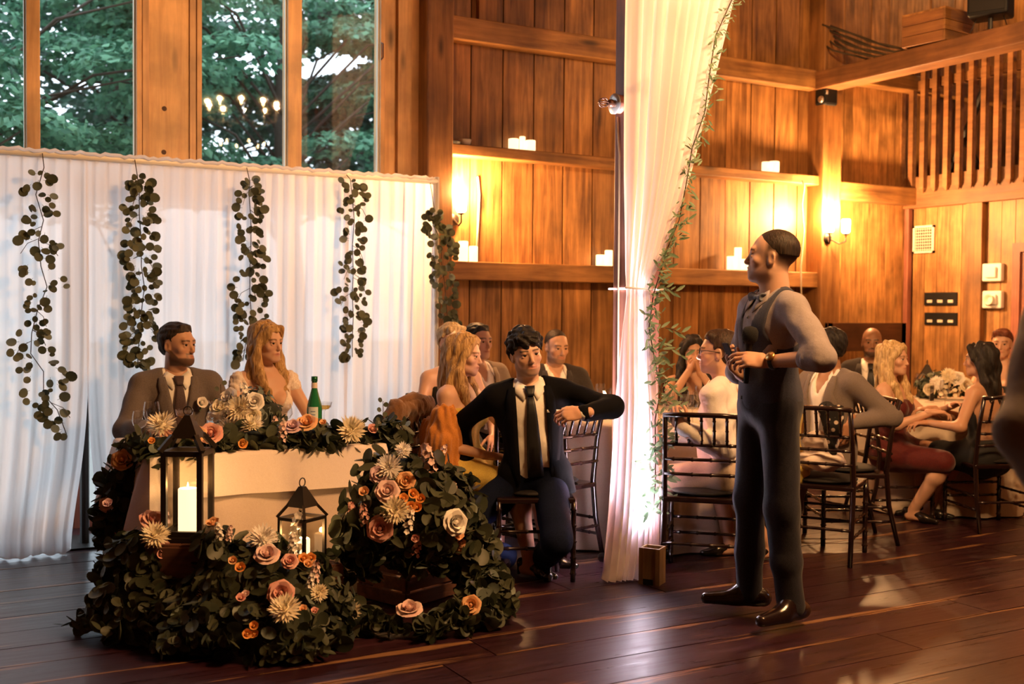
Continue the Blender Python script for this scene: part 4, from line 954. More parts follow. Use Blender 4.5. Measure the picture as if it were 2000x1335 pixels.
hanging_garland('thin eucalyptus garland hanging between the green bottle and the timber post', [(684, 350, 4), (688, 385, 34), (692, 430, 24), (688, 480, 22), (690, 530, 24), (688, 575, 30), (690, 620, 22), (688, 660, 14), (688, 697, 12)], .30, 6)
hanging_garland('dense eucalyptus garland hanging at the post end of the curtain rod', [(848, 408, 6), (846, 440, 16), (862, 470, 26), (862, 510, 26), (868, 550, 22), (872, 600, 18), (876, 640, 20)], .48, 7, y=CY-.08)
# ================================================================ SWEETHEART TABLE
TX0, TX1, TY0, TY1, TZ = 1.10, 2.28, 5.36, 6.18, .755
tb = thing('head_table', 'small rectangular table of the couple under a cream cloth', 'table', ((TX0+TX1)/2, (TY0+TY1)/2, 0))
hx, hy = (TX1-TX0)/2, (TY1-TY0)/2
bevel(MB().bbox((-hx+.01, -hy+.01, TZ-.035), (hx-.01, hy-.01, TZ-.008)).build('tabletop', M['bench_wood'], tb))
for sx in (-1, 1):
    for sy in (-1, 1): MB().tube([(sx*(hx-.08), sy*(hy-.08), TZ-.03), (sx*(hx-.08), sy*(hy-.08), 0)], .018, 8).build('leg', M['black_metal'], tb)
def cloth_box(name, label, z0, mat, grow_, amp, seed, droop=0.0):
    """a cloth laid over the table: flat top, four hanging sides with folds"""
    g = random.Random(seed); n = 200; ph = [g.uniform(0, 6.28) for _ in range(4)]; cx, cy = (TX0+TX1)/2, (TY0+TY1)/2; rings = []
    per = 4*(hx+hy)
    def edge(s_):
        s_ = s_ % per
        for L_, a, d in ((2*hx, (-hx, -hy), (1, 0)), (2*hy, (hx, -hy), (0, 1)), (2*hx, (hx, hy), (-1, 0)), (2*hy, (-hx, hy), (0, -1))):
            if s_ <= L_: return a[0]+d[0]*s_, a[1]+d[1]*s_, (d[1], -d[0]), s_/L_
            s_ -= L_
        return -hx, -hy, (0, -1), 0
    top = TZ+grow_*.12
    for i, v in enumerate((-1, -.5, 0, .012, .1, .25, .4, .55, .7, .85, 1.0)):
        row = []
        for k in range(n):
            x, y, nn, u = edge(per*k/n); cr = max(0, 1-min(u, 1-u)*7)            # near a corner
            if v <= 0: f = 1+v; row.append((cx+x*f, cy+y*f, top)); continue
            z = top-(top-z0-droop*(1-cr)*math.sin(u*math.pi)*.0)*v
            o_ = grow_+amp*v*(math.sin(k*.42+ph[0]+2*math.sin(k*.07+ph[1]))*.6+math.sin(k*.19+ph[2]))+cr*.05*v+.035*v
            row.append((cx+x+nn[0]*o_+np.sign(x)*cr*.025*v, cy+y+nn[1]*o_+np.sign(y)*cr*.025*v, z-(droop*cr*v if droop else 0)))
        row.append(row[0]); rings.append(row)
    mb = MB(); mb.grid(rings); o = mb.build(name, mat, None, True); return tag(o, label, 'tablecloth')
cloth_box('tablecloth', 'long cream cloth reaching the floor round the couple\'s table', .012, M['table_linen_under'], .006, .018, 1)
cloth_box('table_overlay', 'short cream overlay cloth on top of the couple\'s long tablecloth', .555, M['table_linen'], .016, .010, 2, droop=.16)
# ---------------------------------------------------------------- glassware
plain('water', (.75, .78, .78), .05)
plain('bottle_green', (.01, .16, .06), .08, spec=.8, coat=.5)
plain('bottle_label', (.62, .72, .72), .5); plain('bottle_label_ink', (.03, .10, .25), .5); plain('bottle_neck_label', (.70, .62, .55), .5)
pane('wine', (.85, .62, .25), 1.33)
def wine_glass(label, p, h=.20, r=.042, group='glasses on the couple\'s table', fill=0, coupe=False):
    t_ = thing('wine_glass', label, 'glass', p, group=group); k = h/.20
    if coupe: prof = [(.030, 0), (.030, .003), (.004, .006), (.0035, .10), (.012, .108), (.040, .122), (.047, .150)]
    else: prof = [(.034, 0), (.034, .003), (.005, .007), (.0038, .085), (.012, .092), (.033, .108), (r, .135), (r*.97, .165), (r*.82, .20)]
    MB().lathe([(a, z*k) for a, z in prof], 18).build('bowl', M['vessel_glass'], t_, True)
    if fill: MB().lathe([(0, .110*k), (.028, .112*k), (.038, .130*k), (0, .130*k)] if coupe else [(0, .095*k), (.028, .106*k), (r*.93, .13*k), (0, .13*k)], 16).build('wine', M['wine'], t_, True)
    return t_
def onT(px, py): p = onZ(px, py, TZ+.004); return p
g1 = [wine_glass('large empty wine glass in front of the man in the grey suit', (1.24, 5.98, TZ+.004), .20, .043), wine_glass('small water glass with pale rim at the garland\'s far end', (1.17, 5.92, TZ+.004), .16, .04),
      wine_glass('wide coupe glass with pale drink beside the carafe', (1.40, 5.95, TZ+.004), .21, coupe=True, fill=1), wine_glass('round empty wine glass in front of the woman in white', (1.93, 5.93, TZ+.004), .17, .046),
      wine_glass('tilted-rim coupe of white wine behind the green bottle', (2.22, 6.10, TZ+.004), .21, coupe=True, fill=1)]
cf = thing('glass_carafe', 'square-shouldered clear glass carafe of water', 'carafe', (1.56, 5.93, TZ+.004))
MB().lathe([(.045, 0), (.050, .01), (.050, .12), (.046, .135), (.028, .150), (.027, .175), (.040, .195), (.042, .20)], 20).build('glass', M['vessel_glass'], cf, True)
MB().lathe([(0, .006), (.046, .008), (.046, .115), (0, .115)], 18).build('water', pane('water_fill', (.9, .93, .9), 1.33), cf, True)
bt = thing('water_bottle', 'green glass water bottle with pale blue label', 'bottle', (2.12, 5.98, TZ+.004))
MB().lathe([(0, 0), (.040, 0), (.043, .01), (.043, .13), (.040, .155), (.026, .205), (.016, .245), (.0145, .285), (.016, .287), (.016, .295), (0, .295)], 22).build('glass', M['bottle_green'], bt, True)
MB().lathe([(.0150, .284), (.0175, .284), (.0175, .312), (0, .312)], 16).build('cap', plain('cap_green', (.01, .12, .05), .35, metal=.4), bt, True)
MB().lathe([(.0172, .248), (.0162, .278)], 16).build('neck_label', M['bottle_neck_label'], bt, True)
lb = MB()
for k in range(11):
    a0 = -2.75+k*.12; lb.add([(.0438*math.cos(a0+j*.12), .0438*math.sin(a0+j*.12), z) for j in (0, 1) for z in (.06, .145)], [(0, 2, 3, 1)])
lbo = lb.build('label', M['bottle_label'], bt)
for zz in (.085, .10, .118):
    q = MB()
    for k in range(3, 8):
        a0 = -2.75+k*.12; q.add([(.0441*math.cos(a0+j*.12), .0441*math.sin(a0+j*.12), z) for j in (0, 1) for z in (zz, zz+.004)], [(0, 2, 3, 1)])
    q.build('label_line', M['bottle_label_ink'], lbo)
# ================================================================ LANTERNS
plain('wax', (.80, .66, .40), .5)
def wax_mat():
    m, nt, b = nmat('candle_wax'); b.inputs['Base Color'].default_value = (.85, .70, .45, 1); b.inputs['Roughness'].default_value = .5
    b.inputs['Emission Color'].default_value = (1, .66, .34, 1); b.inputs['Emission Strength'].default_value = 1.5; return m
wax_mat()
def flame_at(mb_parent, p, s=1.0, power=None):
    MB().lathe([(0, 0), (.004*s, .006*s), (.0045*s, .012*s), (.002*s, .022*s), (0, .028*s)], 8).build('flame', M['flame'], mb_parent, True, loc=p)
    point_light('candle_light', (p[0], p[1], p[2]+.015*s), power or POWER['candle'], (1, .55, .2), .012, mb_parent)
def pillar_candle(label, p, r, h, group, lit=True, power=None):
    t_ = thing('pillar_candle', label, 'candle', p, group=group)
    MB().lathe([(0, 0), (r, 0), (r, h-.004), (r-.004, h), (r-.008, h-.001), (r*.5, h-.010), (0, h-.012)], 18).build('wax', M['candle_wax'], t_, True)
    MB().tube([(0, 0, h-.014), (0, 0, h+.002)], .0012, 5).build('wick', M['black_plastic'], t_)
    if lit: flame_at(t_, (0, 0, h), 1.0, power)
    return t_
def lantern(label, p, w, h, rz, roof, cat='lantern', group='metal lanterns', bar=.012, mid=False):
    """square metal lantern: base, four posts, glass panes, pyramid roof with a ring"""
    t_ = thing('lantern', label, cat, p, rz, group); q = w/2
    bevel(MB().box((0, 0, .012), (w*1.08, w*1.08, .024)).build('base', M['bronze'], t_), .003)
    for sx in (-1, 1):
        for sy in (-1, 1): MB().box((sx*(q-bar/2), sy*(q-bar/2), .024+(h-.024)/2), (bar, bar, h-.024)).build('corner_post', M['bronze'], t_)
    for z in (.024+bar/2, h-bar/2):
        for a in range(4):
            R = Matrix.Rotation(a*math.pi/2, 3, 'Z'); MB().box(R @ Vector((0, -(q-bar/2), z)), (w-2*bar, bar, bar) if a % 2 == 0 else (bar, w-2*bar, bar)).build('cross_bar', M['bronze'], t_)
    for a in range(4):
        R = Matrix.Rotation(a*math.pi/2, 3, 'Z'); c = R @ Vector((0, -(q-bar/2), (h+.024)/2)); MB().box(c, (w-2*bar, .002, h-.05) if a % 2 == 0 else (.002, w-2*bar, h-.05)).build('glass_pane', M['lantern_glass'], t_)
    ov = q*1.06; rf = MB()
    zc = h+roof*.42
    # open roof frame, then the closed cap
    for sx in (-1, 1):
        for sy in (-1, 1): MB().bar((sx*ov*.97, sy*ov*.97, h), (sx*ov*.52, sy*ov*.52, zc), bar*.9, bar*.9).build('roof_rib', M['bronze'], t_)
    a, b_ = ov*.66, .012
    rf.add([(-a, -a, zc-.01), (a, -a, zc-.01), (a, a, zc-.01), (-a, a, zc-.01), (-b_, -b_, h+roof), (b_, -b_, h+roof), (b_, b_, h+roof), (-b_, b_, h+roof)], [(3, 2, 1, 0), (4, 5, 6, 7), (0, 1, 5, 4), (1, 2, 6, 5), (2, 3, 7, 6), (3, 0, 4, 7)])
    rf.build('roof', M['bronze'], t_)
    MB().tube([(math.cos(k*.5236)*.02, 0, h+roof+.018+math.sin(k*.5236)*.02) for k in range(13)], .0028, 6, False).build('ring', M['bronze'], t_, True)
    return t_
# ================================================================ FLOWERS
plain('dark_filler', (.010, .014, .007), .95)  # near-black filler, stands in for the dark between leaves
PET = {}
def petal_mat(n, c1, c2):
    m, nt, b = nmat(n); g = nt.nodes.new('ShaderNodeNewGeometry'); oi = nt.nodes.new('ShaderNodeObjectInfo'); mx = nt.nodes.new('ShaderNodeMix'); mx.data_type = 'RGBA'
    mx.inputs[6].default_value = (*c1, 1); mx.inputs[7].default_value = (*c2, 1); nt.links.new(g.outputs['Random Per Island'], mx.inputs[0]); nt.links.new(mx.outputs[2], b.inputs['Base Color'])
    b.inputs['Roughness'].default_value = .6; b.inputs['Subsurface Weight'].default_value = .1; b.inputs['Subsurface Radius'].default_value = (.004, .002, .002); PET[n] = m
for n, a, b_ in (('cream', (.80, .70, .50), (.88, .82, .66)), ('white', (.85, .80, .74), (.90, .87, .82)), ('pink', (.72, .34, .29), (.80, .48, .42)), ('blush', (.76, .50, .46), (.84, .64, .60)), ('peach', (.80, .42, .20), (.86, .55, .30)), ('orange', (.75, .30, .06), (.85, .42, .12)), ('lilac', (.70, .47, .52), (.80, .60, .64))): petal_mat(n, a, b_)
def petal(mb, base, out, up, L_, W_, curl, n=4):
    """a cupped petal rising from base, leaning out"""
    side = np.cross(out, up); P = []
    for i in range(n):
        v = i/(n-1); w = W_*math.sin(math.pi*(.18+.62*v))*(1.0 if v < .8 else .92); c = base+up*L_*v*math.cos(curl*v)+out*L_*(.15*v+math.sin(max(0, curl)*v)*v*.9)
        P.append([c+side*w*x-out*(1-abs(x))*-W_*.22+up*(-.12*W_*abs(x)*v) for x in (-1, -.5, 0, .5, 1)])
    mb.grid(P)
def rose_mesh(col, rings=((3, .25, .9, .1), (5, .45, 1.0, .35), (5, .70, 1.0, .75), (6, .95, .92, 1.15))):
    mb = MB(); up = A(0, 0, 1)
    for ri, (n, rad, L_, cu) in enumerate(rings):
        for k in range(n):
            a = 2*math.pi*(k+.37*ri)/n; o = A(math.cos(a), math.sin(a), 0); petal(mb, o*rad*.30+A(0, 0, -.25), o, up, L_*.75, .62*rad+.18, cu)
    mb.lathe([(0, .34), (.09, .33), (.17, .22), (.20, -.05), (.12, -.25)], 9)
    return mb.mesh('rose', PET[col], True)
def mum_mesh(col):
    mb = MB(); g = random.Random(4)
    for ring, (n, el_, L_) in enumerate(((7, 80, .55), (11, 62, .75), (15, 44, .92), (19, 26, 1.0), (21, 8, 1.0), (21, -10, .95))):
        for k in range(n):
            a = 2*math.pi*(k+.5*(ring % 2)+g.uniform(-.15, .15))/n; e = math.radians(el_+g.uniform(-7, 7)); d = A(math.cos(a)*math.cos(e), math.sin(a)*math.cos(e), math.sin(e)*.75); s_ = nrm(np.cross(d, A(0, 0, 1))); u_ = np.cross(s_, d); w = .075; q = L_*g.uniform(.88, 1.08)
            mb.add([d*.2-s_*w*.5, d*.2+s_*w*.5, d*q*.7+s_*w+u_*.03, d*q*.7-s_*w+u_*.03, d*q+u_*.12], [(0, 1, 2, 3), (3, 2, 4)])
    mb.lathe([(.0, -.25), (.35, -.15), (.4, .1), (0, .3)], 8)
    return mb.mesh('chrysanthemum', PET[col], True)
def stock_mesh(col):
    mb = MB(); g = random.Random(5)
    for k in range(20):
        z = -1.2+2.4*k/19; a = k*2.4; r_ = .42*(1-.45*max(0, z)); c = A(math.cos(a)*r_, math.sin(a)*r_, z); o = nrm(A(math.cos(a), math.sin(a), .45))
        s_ = nrm(np.cross(o, A(0, 0, 1))); u_ = np.cross(s_, o)
        for j in range(5):
            b_ = j*1.2566+k; d = s_*math.cos(b_)+u_*math.sin(b_); e = np.cross(o, d); w = .15; q = .32
            mb.add([c, c+d*q*.6+e*w+o*.06, c+d*q+o*.10, c+d*q*.6-e*w+o*.06], [(0, 1, 2, 3)])
    return mb.mesh('stock_flower', PET[col], True)
FLM = {}
def flower_mesh(kind, col):
    if (kind, col) not in FLM: FLM[kind, col] = rose_mesh(col) if kind == 'rose' else mum_mesh(col) if kind == 'mum' else stock_mesh(col) if kind == 'stock' else rose_mesh(col, ((3, .3, .9, .15), (5, .7, .95, .6)))
    return FLM[kind, col]
FNAME = dict(rose='rose', mum='chrysanthemum', stock='stock_flower', bud='spray_rose')
def hit(px, py, blobs):
    d = ray(px, py); dl = np.linalg.norm(d); u = d/dl; best = None
    for c, r in blobs:
        oc = CAM-c; b_ = oc @ u; q = b_*b_-(oc @ oc-r*r)
        if q > 0:
            t_ = -b_-math.sqrt(q)
            if best is None or t_ < best[0]: best = (t_, c)
    if best is None:
        c = min(blobs, key=lambda q: np.linalg.norm(np.cross(q[0]-CAM, u))-q[1]); t_ = (c[0]-CAM) @ u; return CAM+u*t_, nrm(CAM+u*t_-c[0]+A(0, 0, 1e-3))
    p = CAM+u*best[0]; return p, nrm(p-best[1])
def arrangement(root, blobs, flowers, nleaf, seed, kinds=('round', 'dark', 'dark', 'dark', 'long', 'grey'), cap=300, core=.84, floor_z=.012, sz=1.0):
    """root's own origin is at its base; blobs are (centre, radius) in the room"""
    g = np.random.default_rng(seed); r2 = random.Random(seed); o0 = np.array(root.location)
    V, Q = grow([rc(c, c, r*core, r*core, .05) for c, r in blobs], .022, lambda P: floor_z+.004-P[:, 2]); link('filler_core', to_mesh('filler_core', V-o0, Q, M['dark_filler']), root)  # added dark core so the arrangement is not see-through
    items = []
    ar = np.array([r*r for c, r in blobs]); tocam = nrm(CAM-np.mean([c for c, r in blobs], 0))
    for (c, r), w in zip(blobs, ar/ar.sum()):
        n = int(nleaf*w*1.5); d = g.normal(size=(n, 3)); d /= np.linalg.norm(d, axis=1)[:, None]
        for dv in d:
            if dv @ tocam < -.35: continue
            p = c+dv*r*g.uniform(.82, 1.02)
            if p[2] < floor_z+.01 or any(np.linalg.norm(p-c2) < r2_*.86 for c2, r2_ in blobs if c2 is not c): continue
            t_ = g.normal(size=3)*.8; t_ -= dv*(t_ @ dv); dr = nrm(nrm(t_)+dv*g.uniform(-.1, .5)+A(0, 0, -.35)); nn = dv+g.normal(size=3)*.35
            if p[2]+dr[2]*.07*sz < floor_z: dr[2] = abs(dr[2])*.2
            kd = r2.choice(kinds); items.append((r2.choice(LEAF[kd]), p-o0, dr, nn, sz*r2.uniform(.75, 1.25), (p-CAM) @ tocam))
    items.sort(key=lambda q: -q[5])
    r2.shuffle(items); FP = []
    for kind, col, px, py, rad in flowers:
        p, nn = hit(px, py, blobs); dep = (p-CAM) @ FW; FP.append((p, rad*dep/F_PX))
    keep = []
    for it in items:                                   # no leaf grows across the face of a flower
        pw = it[1]+o0+nrm(it[2])*.03; ok = True
        for p, s in FP:
            w = pw-p; al = w @ tocam
            if al > -.05 and np.linalg.norm(w-tocam*al) < s*1.05: ok = False; break
        if ok: keep.append(it)
    items = keep; near = items[:cap]
    for it in near: put_leaf(it[0], root, it[1], it[2], it[3], it[4])
    bulk_leaves(root, [it[:5] for it in items[cap:]], M['dark_leaf'])
    for kind, col, px, py, rad in flowers:
        p, nn = hit(px, py, blobs); dep = (p-CAM) @ FW; s = rad*dep/F_PX*(1.15 if kind != 'stock' else 1.15); tc = nrm(CAM-p)
        ax = nrm(nn*.7+tc*.75+A(r2.uniform(-.2, .2), r2.uniform(-.2, .2), .25)) if kind != 'stock' else nrm(A(r2.uniform(-.4, .4), -.2, 1))
        o = link(FNAME[kind], flower_mesh(kind, col), root); q = Vector(ax).to_track_quat('Z', 'Y').to_matrix().to_4x4()
        o.matrix_local = Matrix.Translation(Vector(p-o0+ax*s*.35+tc*.015)) @ q @ Matrix.Rotation(r2.uniform(0, 6), 4, 'Z') @ Matrix.Scale(s, 4)
def blobs_of(spec): return [(at(px, py, d), r) for px, py, d, r in spec]
# ---- crates the lanterns stand on
def crate(label, p, size, rz, nslat, group='wooden crates under the flowers', gap=.012):
    w, d, h = size; t_ = thing('wooden_crate', label, 'crate', p, rz, group); th = .014; sh = (h-.01)/nslat
    for sx in (-1, 1):
        for sy in (-1, 1): bevel(MB().bbox((sx*(w/2-.03), sy*(d/2-.03), 0), (sx*(w/2-.002), sy*(d/2-.002), h)).build('corner_block', M['crate_wood'], t_), .002)
    for k in range(nslat):
        z0 = .005+k*sh
        for sy in (-1, 1): bevel(MB().bbox((-w/2, sy*d/2-th/2, z0+gap/2), (w/2, sy*d/2+th/2, z0+sh-gap/2)).build('slat', M['crate_wood'], t_), .002)
        for sx in (-1, 1): bevel(MB().bbox((sx*w/2-th/2, -d/2, z0+gap/2), (sx*w/2+th/2, d/2, z0+sh-gap/2)).build('slat', M['crate_wood'], t_), .002)
    for k in range(3): MB().bbox((-w/2+k*w/3+.004, -d/2, .006), (-w/2+(k+1)*w/3-.004, d/2, .016)).build('bottom_board', M['crate_wood'], t_)
    return t_
def plinth(label, p, size, rz):
    """an upturned crate used as a stand"""
    t_ = crate(label, p, size, rz, 2); w, d, h = size
    for k in range(4): MB().bbox((-w/2+k*w/4+.003, -d/2, h-.012), (-w/2+(k+1)*w/4-.003, d/2, h)).build('top_board', M['crate_wood'], t_)
    return t_
pA = at(367, 1052, 5.08); plinth('upturned dark crate carrying the tall lantern', (pA[0], pA[1], 0), (.30, .26, pA[2]), -.5)
lanA = lantern('tall dark metal lantern with a thick lit candle', (pA[0], pA[1], pA[2]+.001), .185, .405, -.55, .155, bar=.024)
pillar_candle('thick cream pillar candle burning in the tall lantern', (pA[0], pA[1], pA[2]+.026), .043, .205, 'candles in the floor lanterns', power=2.2)
pB = at(590, 1100, 5.10); plinth('upturned dark crate carrying the small lantern', (pB[0], pB[1], 0), (.27, .24, pB[2]), .3)
lanB = lantern('small dark metal lantern half hidden by white stock flowers', (pB[0], pB[1], pB[2]+.001), .155, .215, .54, .135, bar=.014)
pillar_candle('short pillar candle glowing in the small lantern', (pB[0], pB[1], pB[2]+.026), .035, .09, 'candles in the floor lanterns', power=2.6)
c1 = onZ(793, 1190); crz = .62
cr = crate('brown slatted crate spilling over with flowers', (c1[0]+.153, c1[1]+.241, 0), (.46, .34, .235), .37, 3)
# ---- the arrangements
r = thing('floor_flowers', 'floor arrangement of dark eucalyptus round the tall lantern', 'flowers', (*onZ(290, 1230)[:2], 0), group='flower arrangements before the table')
arrangement(r, blobs_of([(255, 1110, 5.10, .14), (275, 1170, 5.02, .18), (310, 1200, 4.98, .20), (205, 1215, 5.05, .10), (150, 1235, 5.05, .055), (180, 1238, 5.0, .07), (260, 1235, 4.90, .12), (360, 1215, 4.88, .17), (395, 1150, 4.92, .10), (350, 1255, 4.72, .10), (425, 1062, 4.92, .08), (282, 1072, 5.02, .10)]),
            [('mum', 'cream', 300, 1050, 27), ('rose', 'pink', 296, 1022, 22), ('stock', 'blush', 322, 1012, 14), ('bud', 'pink', 320, 1070, 14), ('bud', 'pink', 313, 1082, 10), ('bud', 'peach', 417, 1026, 15), ('stock', 'white', 428, 1042, 12), ('stock', 'blush', 447, 1045, 10), ('mum', 'cream', 405, 1168, 26), ('bud', 'pink', 417, 1204, 13), ('bud', 'lilac', 212, 985, 11)], 1500, 21)
r = thing('floor_flowers', 'floor arrangement of roses and chrysanthemums before the small lantern', 'flowers', (*onZ(540, 1250)[:2], 0), group='flower arrangements before the table')
arrangement(r, blobs_of([(470, 1150, 4.92, .20), (545, 1165, 4.88, .19), (615, 1185, 4.92, .15), (480, 1225, 4.72, .14), (575, 1240, 4.70, .13), (420, 1220, 4.74, .13), (510, 1090, 5.0, .11), (600, 1120, 4.95, .09), (520, 1262, 4.62, .07), (600, 1268, 4.62, .06), (440, 1258, 4.66, .07), (640, 1235, 4.8, .09)]),
            [('mum', 'white', 512, 1056, 27), ('rose', 'blush', 522, 1088, 21), ('stock', 'white', 580, 1045, 24), ('stock', 'white', 572, 1068, 15), ('bud', 'orange', 592, 1094, 13), ('bud', 'orange', 606, 1092, 12), ('bud', 'peach', 600, 1104, 11), ('rose', 'pink', 566, 1098, 14), ('bud', 'orange', 470, 1110, 12), ('bud', 'peach', 455, 1096, 10), ('stock', 'blush', 615, 1122, 15), ('stock', 'white', 606, 1138, 12), ('rose', 'pink', 549, 1160, 22), ('mum', 'cream', 557, 1197, 31), ('mum', 'cream', 622, 1160, 18), ('bud', 'pink', 470, 1170, 11), ('bud', 'blush', 480, 1162, 9), ('bud', 'orange', 482, 1238, 11), ('bud', 'orange', 498, 1241, 11), ('bud', 'orange', 496, 1222, 10), ('bud', 'pink', 614, 1195, 9), ('bud', 'peach', 592, 1190, 9)], 1700, 22)
r = thing('crate_flowers', 'abundant arrangement of roses and eucalyptus standing in the slatted crate', 'flowers', (c1[0]+.153, c1[1]+.241, .02), group='flower arrangements before the table')
arrangement(r, blobs_of([(760, 1000, 5.22, .17), (830, 1010, 5.28, .18), (880, 1010, 5.42, .15), (905, 1060, 5.45, .13), (715, 1020, 5.22, .12), (790, 935, 5.30, .12), (740, 930, 5.28, .09), (845, 930, 5.42, .10), (880, 950, 5.5, .09), (800, 1062, 5.25, .10), (735, 1070, 5.25, .10), (860, 1075, 5.38, .09), (935, 1095, 5.42, .08), (690, 1085, 5.3, .08)]),
            [('mum', 'white', 762, 916, 26), ('rose', 'lilac', 742, 928, 17), ('rose', 'blush', 757, 962, 20), ('rose', 'peach', 792, 940, 16), ('mum', 'cream', 772, 998, 27), ('rose', 'pink', 742, 1031, 22), ('bud', 'orange', 805, 966, 12), ('bud', 'orange', 822, 975, 11), ('bud', 'orange', 800, 990, 12), ('bud', 'orange', 815, 992, 12), ('bud', 'orange', 787, 974, 11), ('stock', 'white', 797, 1022, 17), ('stock', 'blush', 838, 905, 22), ('stock', 'blush', 862, 890, 12), ('bud', 'peach', 712, 962, 12), ('stock', 'pink', 690, 1005, 14), ('stock', 'pink', 712, 1010, 15), ('rose', 'white', 885, 1020, 22), ('bud', 'peach', 892, 1042, 13), ('bud', 'peach', 899, 1058, 11), ('bud', 'peach', 896, 1074, 10), ('bud', 'pink', 812, 1050, 9), ('stock', 'pink', 813, 1072, 14), ('stock', 'blush', 888, 955, 9), ('mum', 'white', 788, 882, 16)], 2000, 23, kinds=('round', 'round', 'dark', 'dark', 'dark', 'long', 'grey'), sz=1.12)
r = thing('floor_garland', 'low eucalyptus garland on the floor round the slatted crate', 'garland', (*onZ(800, 1225)[:2], 0), group='flower arrangements before the table')
arrangement(r, blobs_of([(665, 1195, 5.10, .09), (700, 1212, 5.05, .07), (745, 1228, 5.0, .05), (795, 1230, 5.0, .045), (845, 1226, 5.0, .05), (890, 1210, 5.05, .065), (930, 1190, 5.15, .085), (955, 1165, 5.25, .10), (945, 1130, 5.4, .10), (850, 1238, 4.95, .04), (970, 1195, 5.2, .045)]),
            [('mum', 'cream', 683, 1199, 26), ('rose', 'blush', 800, 1196, 22), ('rose', 'peach', 921, 1183, 17)], 1100, 24, kinds=('round', 'round', 'dark', 'dark', 'grey'))
gy = TY0+.06
r = thing('table_garland', 'eucalyptus and rose garland along the table edge, falling down one corner', 'garland', (TX0+.1, gy, TZ+.02))
edge_b = [(A(x, gy+.03*math.sin(x*9), TZ+.042), .052) for x in np.linspace(TX0+.02, TX1-.02, 17)]
fall = [(at(px, py, d), rr) for px, py, d, rr in ((262, 878, 5.42, .06), (248, 910, 5.42, .065), (240, 945, 5.42, .065), (228, 985, 5.42, .065), (222, 1025, 5.42, .062), (228, 1065, 5.4, .06), (240, 1100, 5.35, .06), (765, 838, 5.95, .06), (770, 868, 5.9, .05))]
arrangement(r, edge_b+fall, [('mum', 'cream', 318, 836, 27), ('bud', 'orange', 296, 862, 8), ('rose', 'pink', 412, 850, 20), ('rose', 'peach', 386, 850, 15), ('mum', 'cream', 492, 836, 22), ('bud', 'orange', 473, 866, 11), ('stock', 'blush', 552, 848, 13), ('rose', 'lilac', 573, 836, 15), ('rose', 'peach', 600, 830, 18), ('bud', 'peach', 631, 827, 8), ('mum', 'cream', 686, 844, 28), ('bud', 'pink', 724, 840, 12), ('rose', 'peach', 240, 900, 18), ('rose', 'blush', 210, 985, 13), ('bud', 'pink', 232, 1045, 10), ('mum', 'white', 785, 882, 14)], 1500, 25, kinds=('round', 'dark', 'dark', 'long', 'grey'), floor_z=-9)
# bride's bouquet standing on the table
bq = thing('bridal_bouquet', 'round bouquet of cream and white flowers in front of the woman in white', 'bouquet', (1.72, 5.80, TZ+.01))
MB().lathe([(.03, 0), (.035, .08), (.05, .10)], 12).build('vase', M['vessel_glass'], bq, True)
arrangement(bq, [(A(1.72, 5.80, TZ+.17), .115), (A(1.64, 5.82, TZ+.12), .08), (A(1.80, 5.80, TZ+.12), .09), (A(1.72, 5.74, TZ+.10), .08)],
            [('rose', 'white', 450, 778, 17), ('mum', 'cream', 470, 800, 26), ('rose', 'cream', 432, 800, 18), ('stock', 'cream', 430, 825, 22), ('mum', 'cream', 450, 835, 22), ('rose', 'white', 497, 786, 16), ('stock', 'cream', 475, 828, 18), ('rose', 'cream', 492, 815, 16), ('stock', 'white', 480, 772, 14), ('bud', 'cream', 440, 812, 12), ('bud', 'white', 415, 815, 10), ('stock', 'blush', 530, 835, 12)], 260, 26, kinds=('round', 'grey', 'grey', 'long'), floor_z=-9, sz=.6)
for k in range(6):                                   # thin sprigs above the garland's end
    px, py = (735+k*5, 830-k*10)
for px, py, n in ((742, 805, 6), (425, 772, 5)):
    b0 = at(px, py+35, 5.9); tp = at(px+6, py-22, 5.9); sp = thing('sprig', 'thin upright eucalyptus sprig above the %s' % ('garland\'s post end' if px > 600 else 'glass carafe'), 'sprig', b0)
    MB().tube([(0, 0, 0), (tp-b0)*.5+A(.01, 0, 0), tp-b0], .0018, 4).build('stem', M['stem'], sp)
    for k in range(n): put_leaf(LEAF['round'][0], sp, (tp-b0)*(k+1)/n, ((-1)**k, -.2, .4), (0, -1, .3), .6)
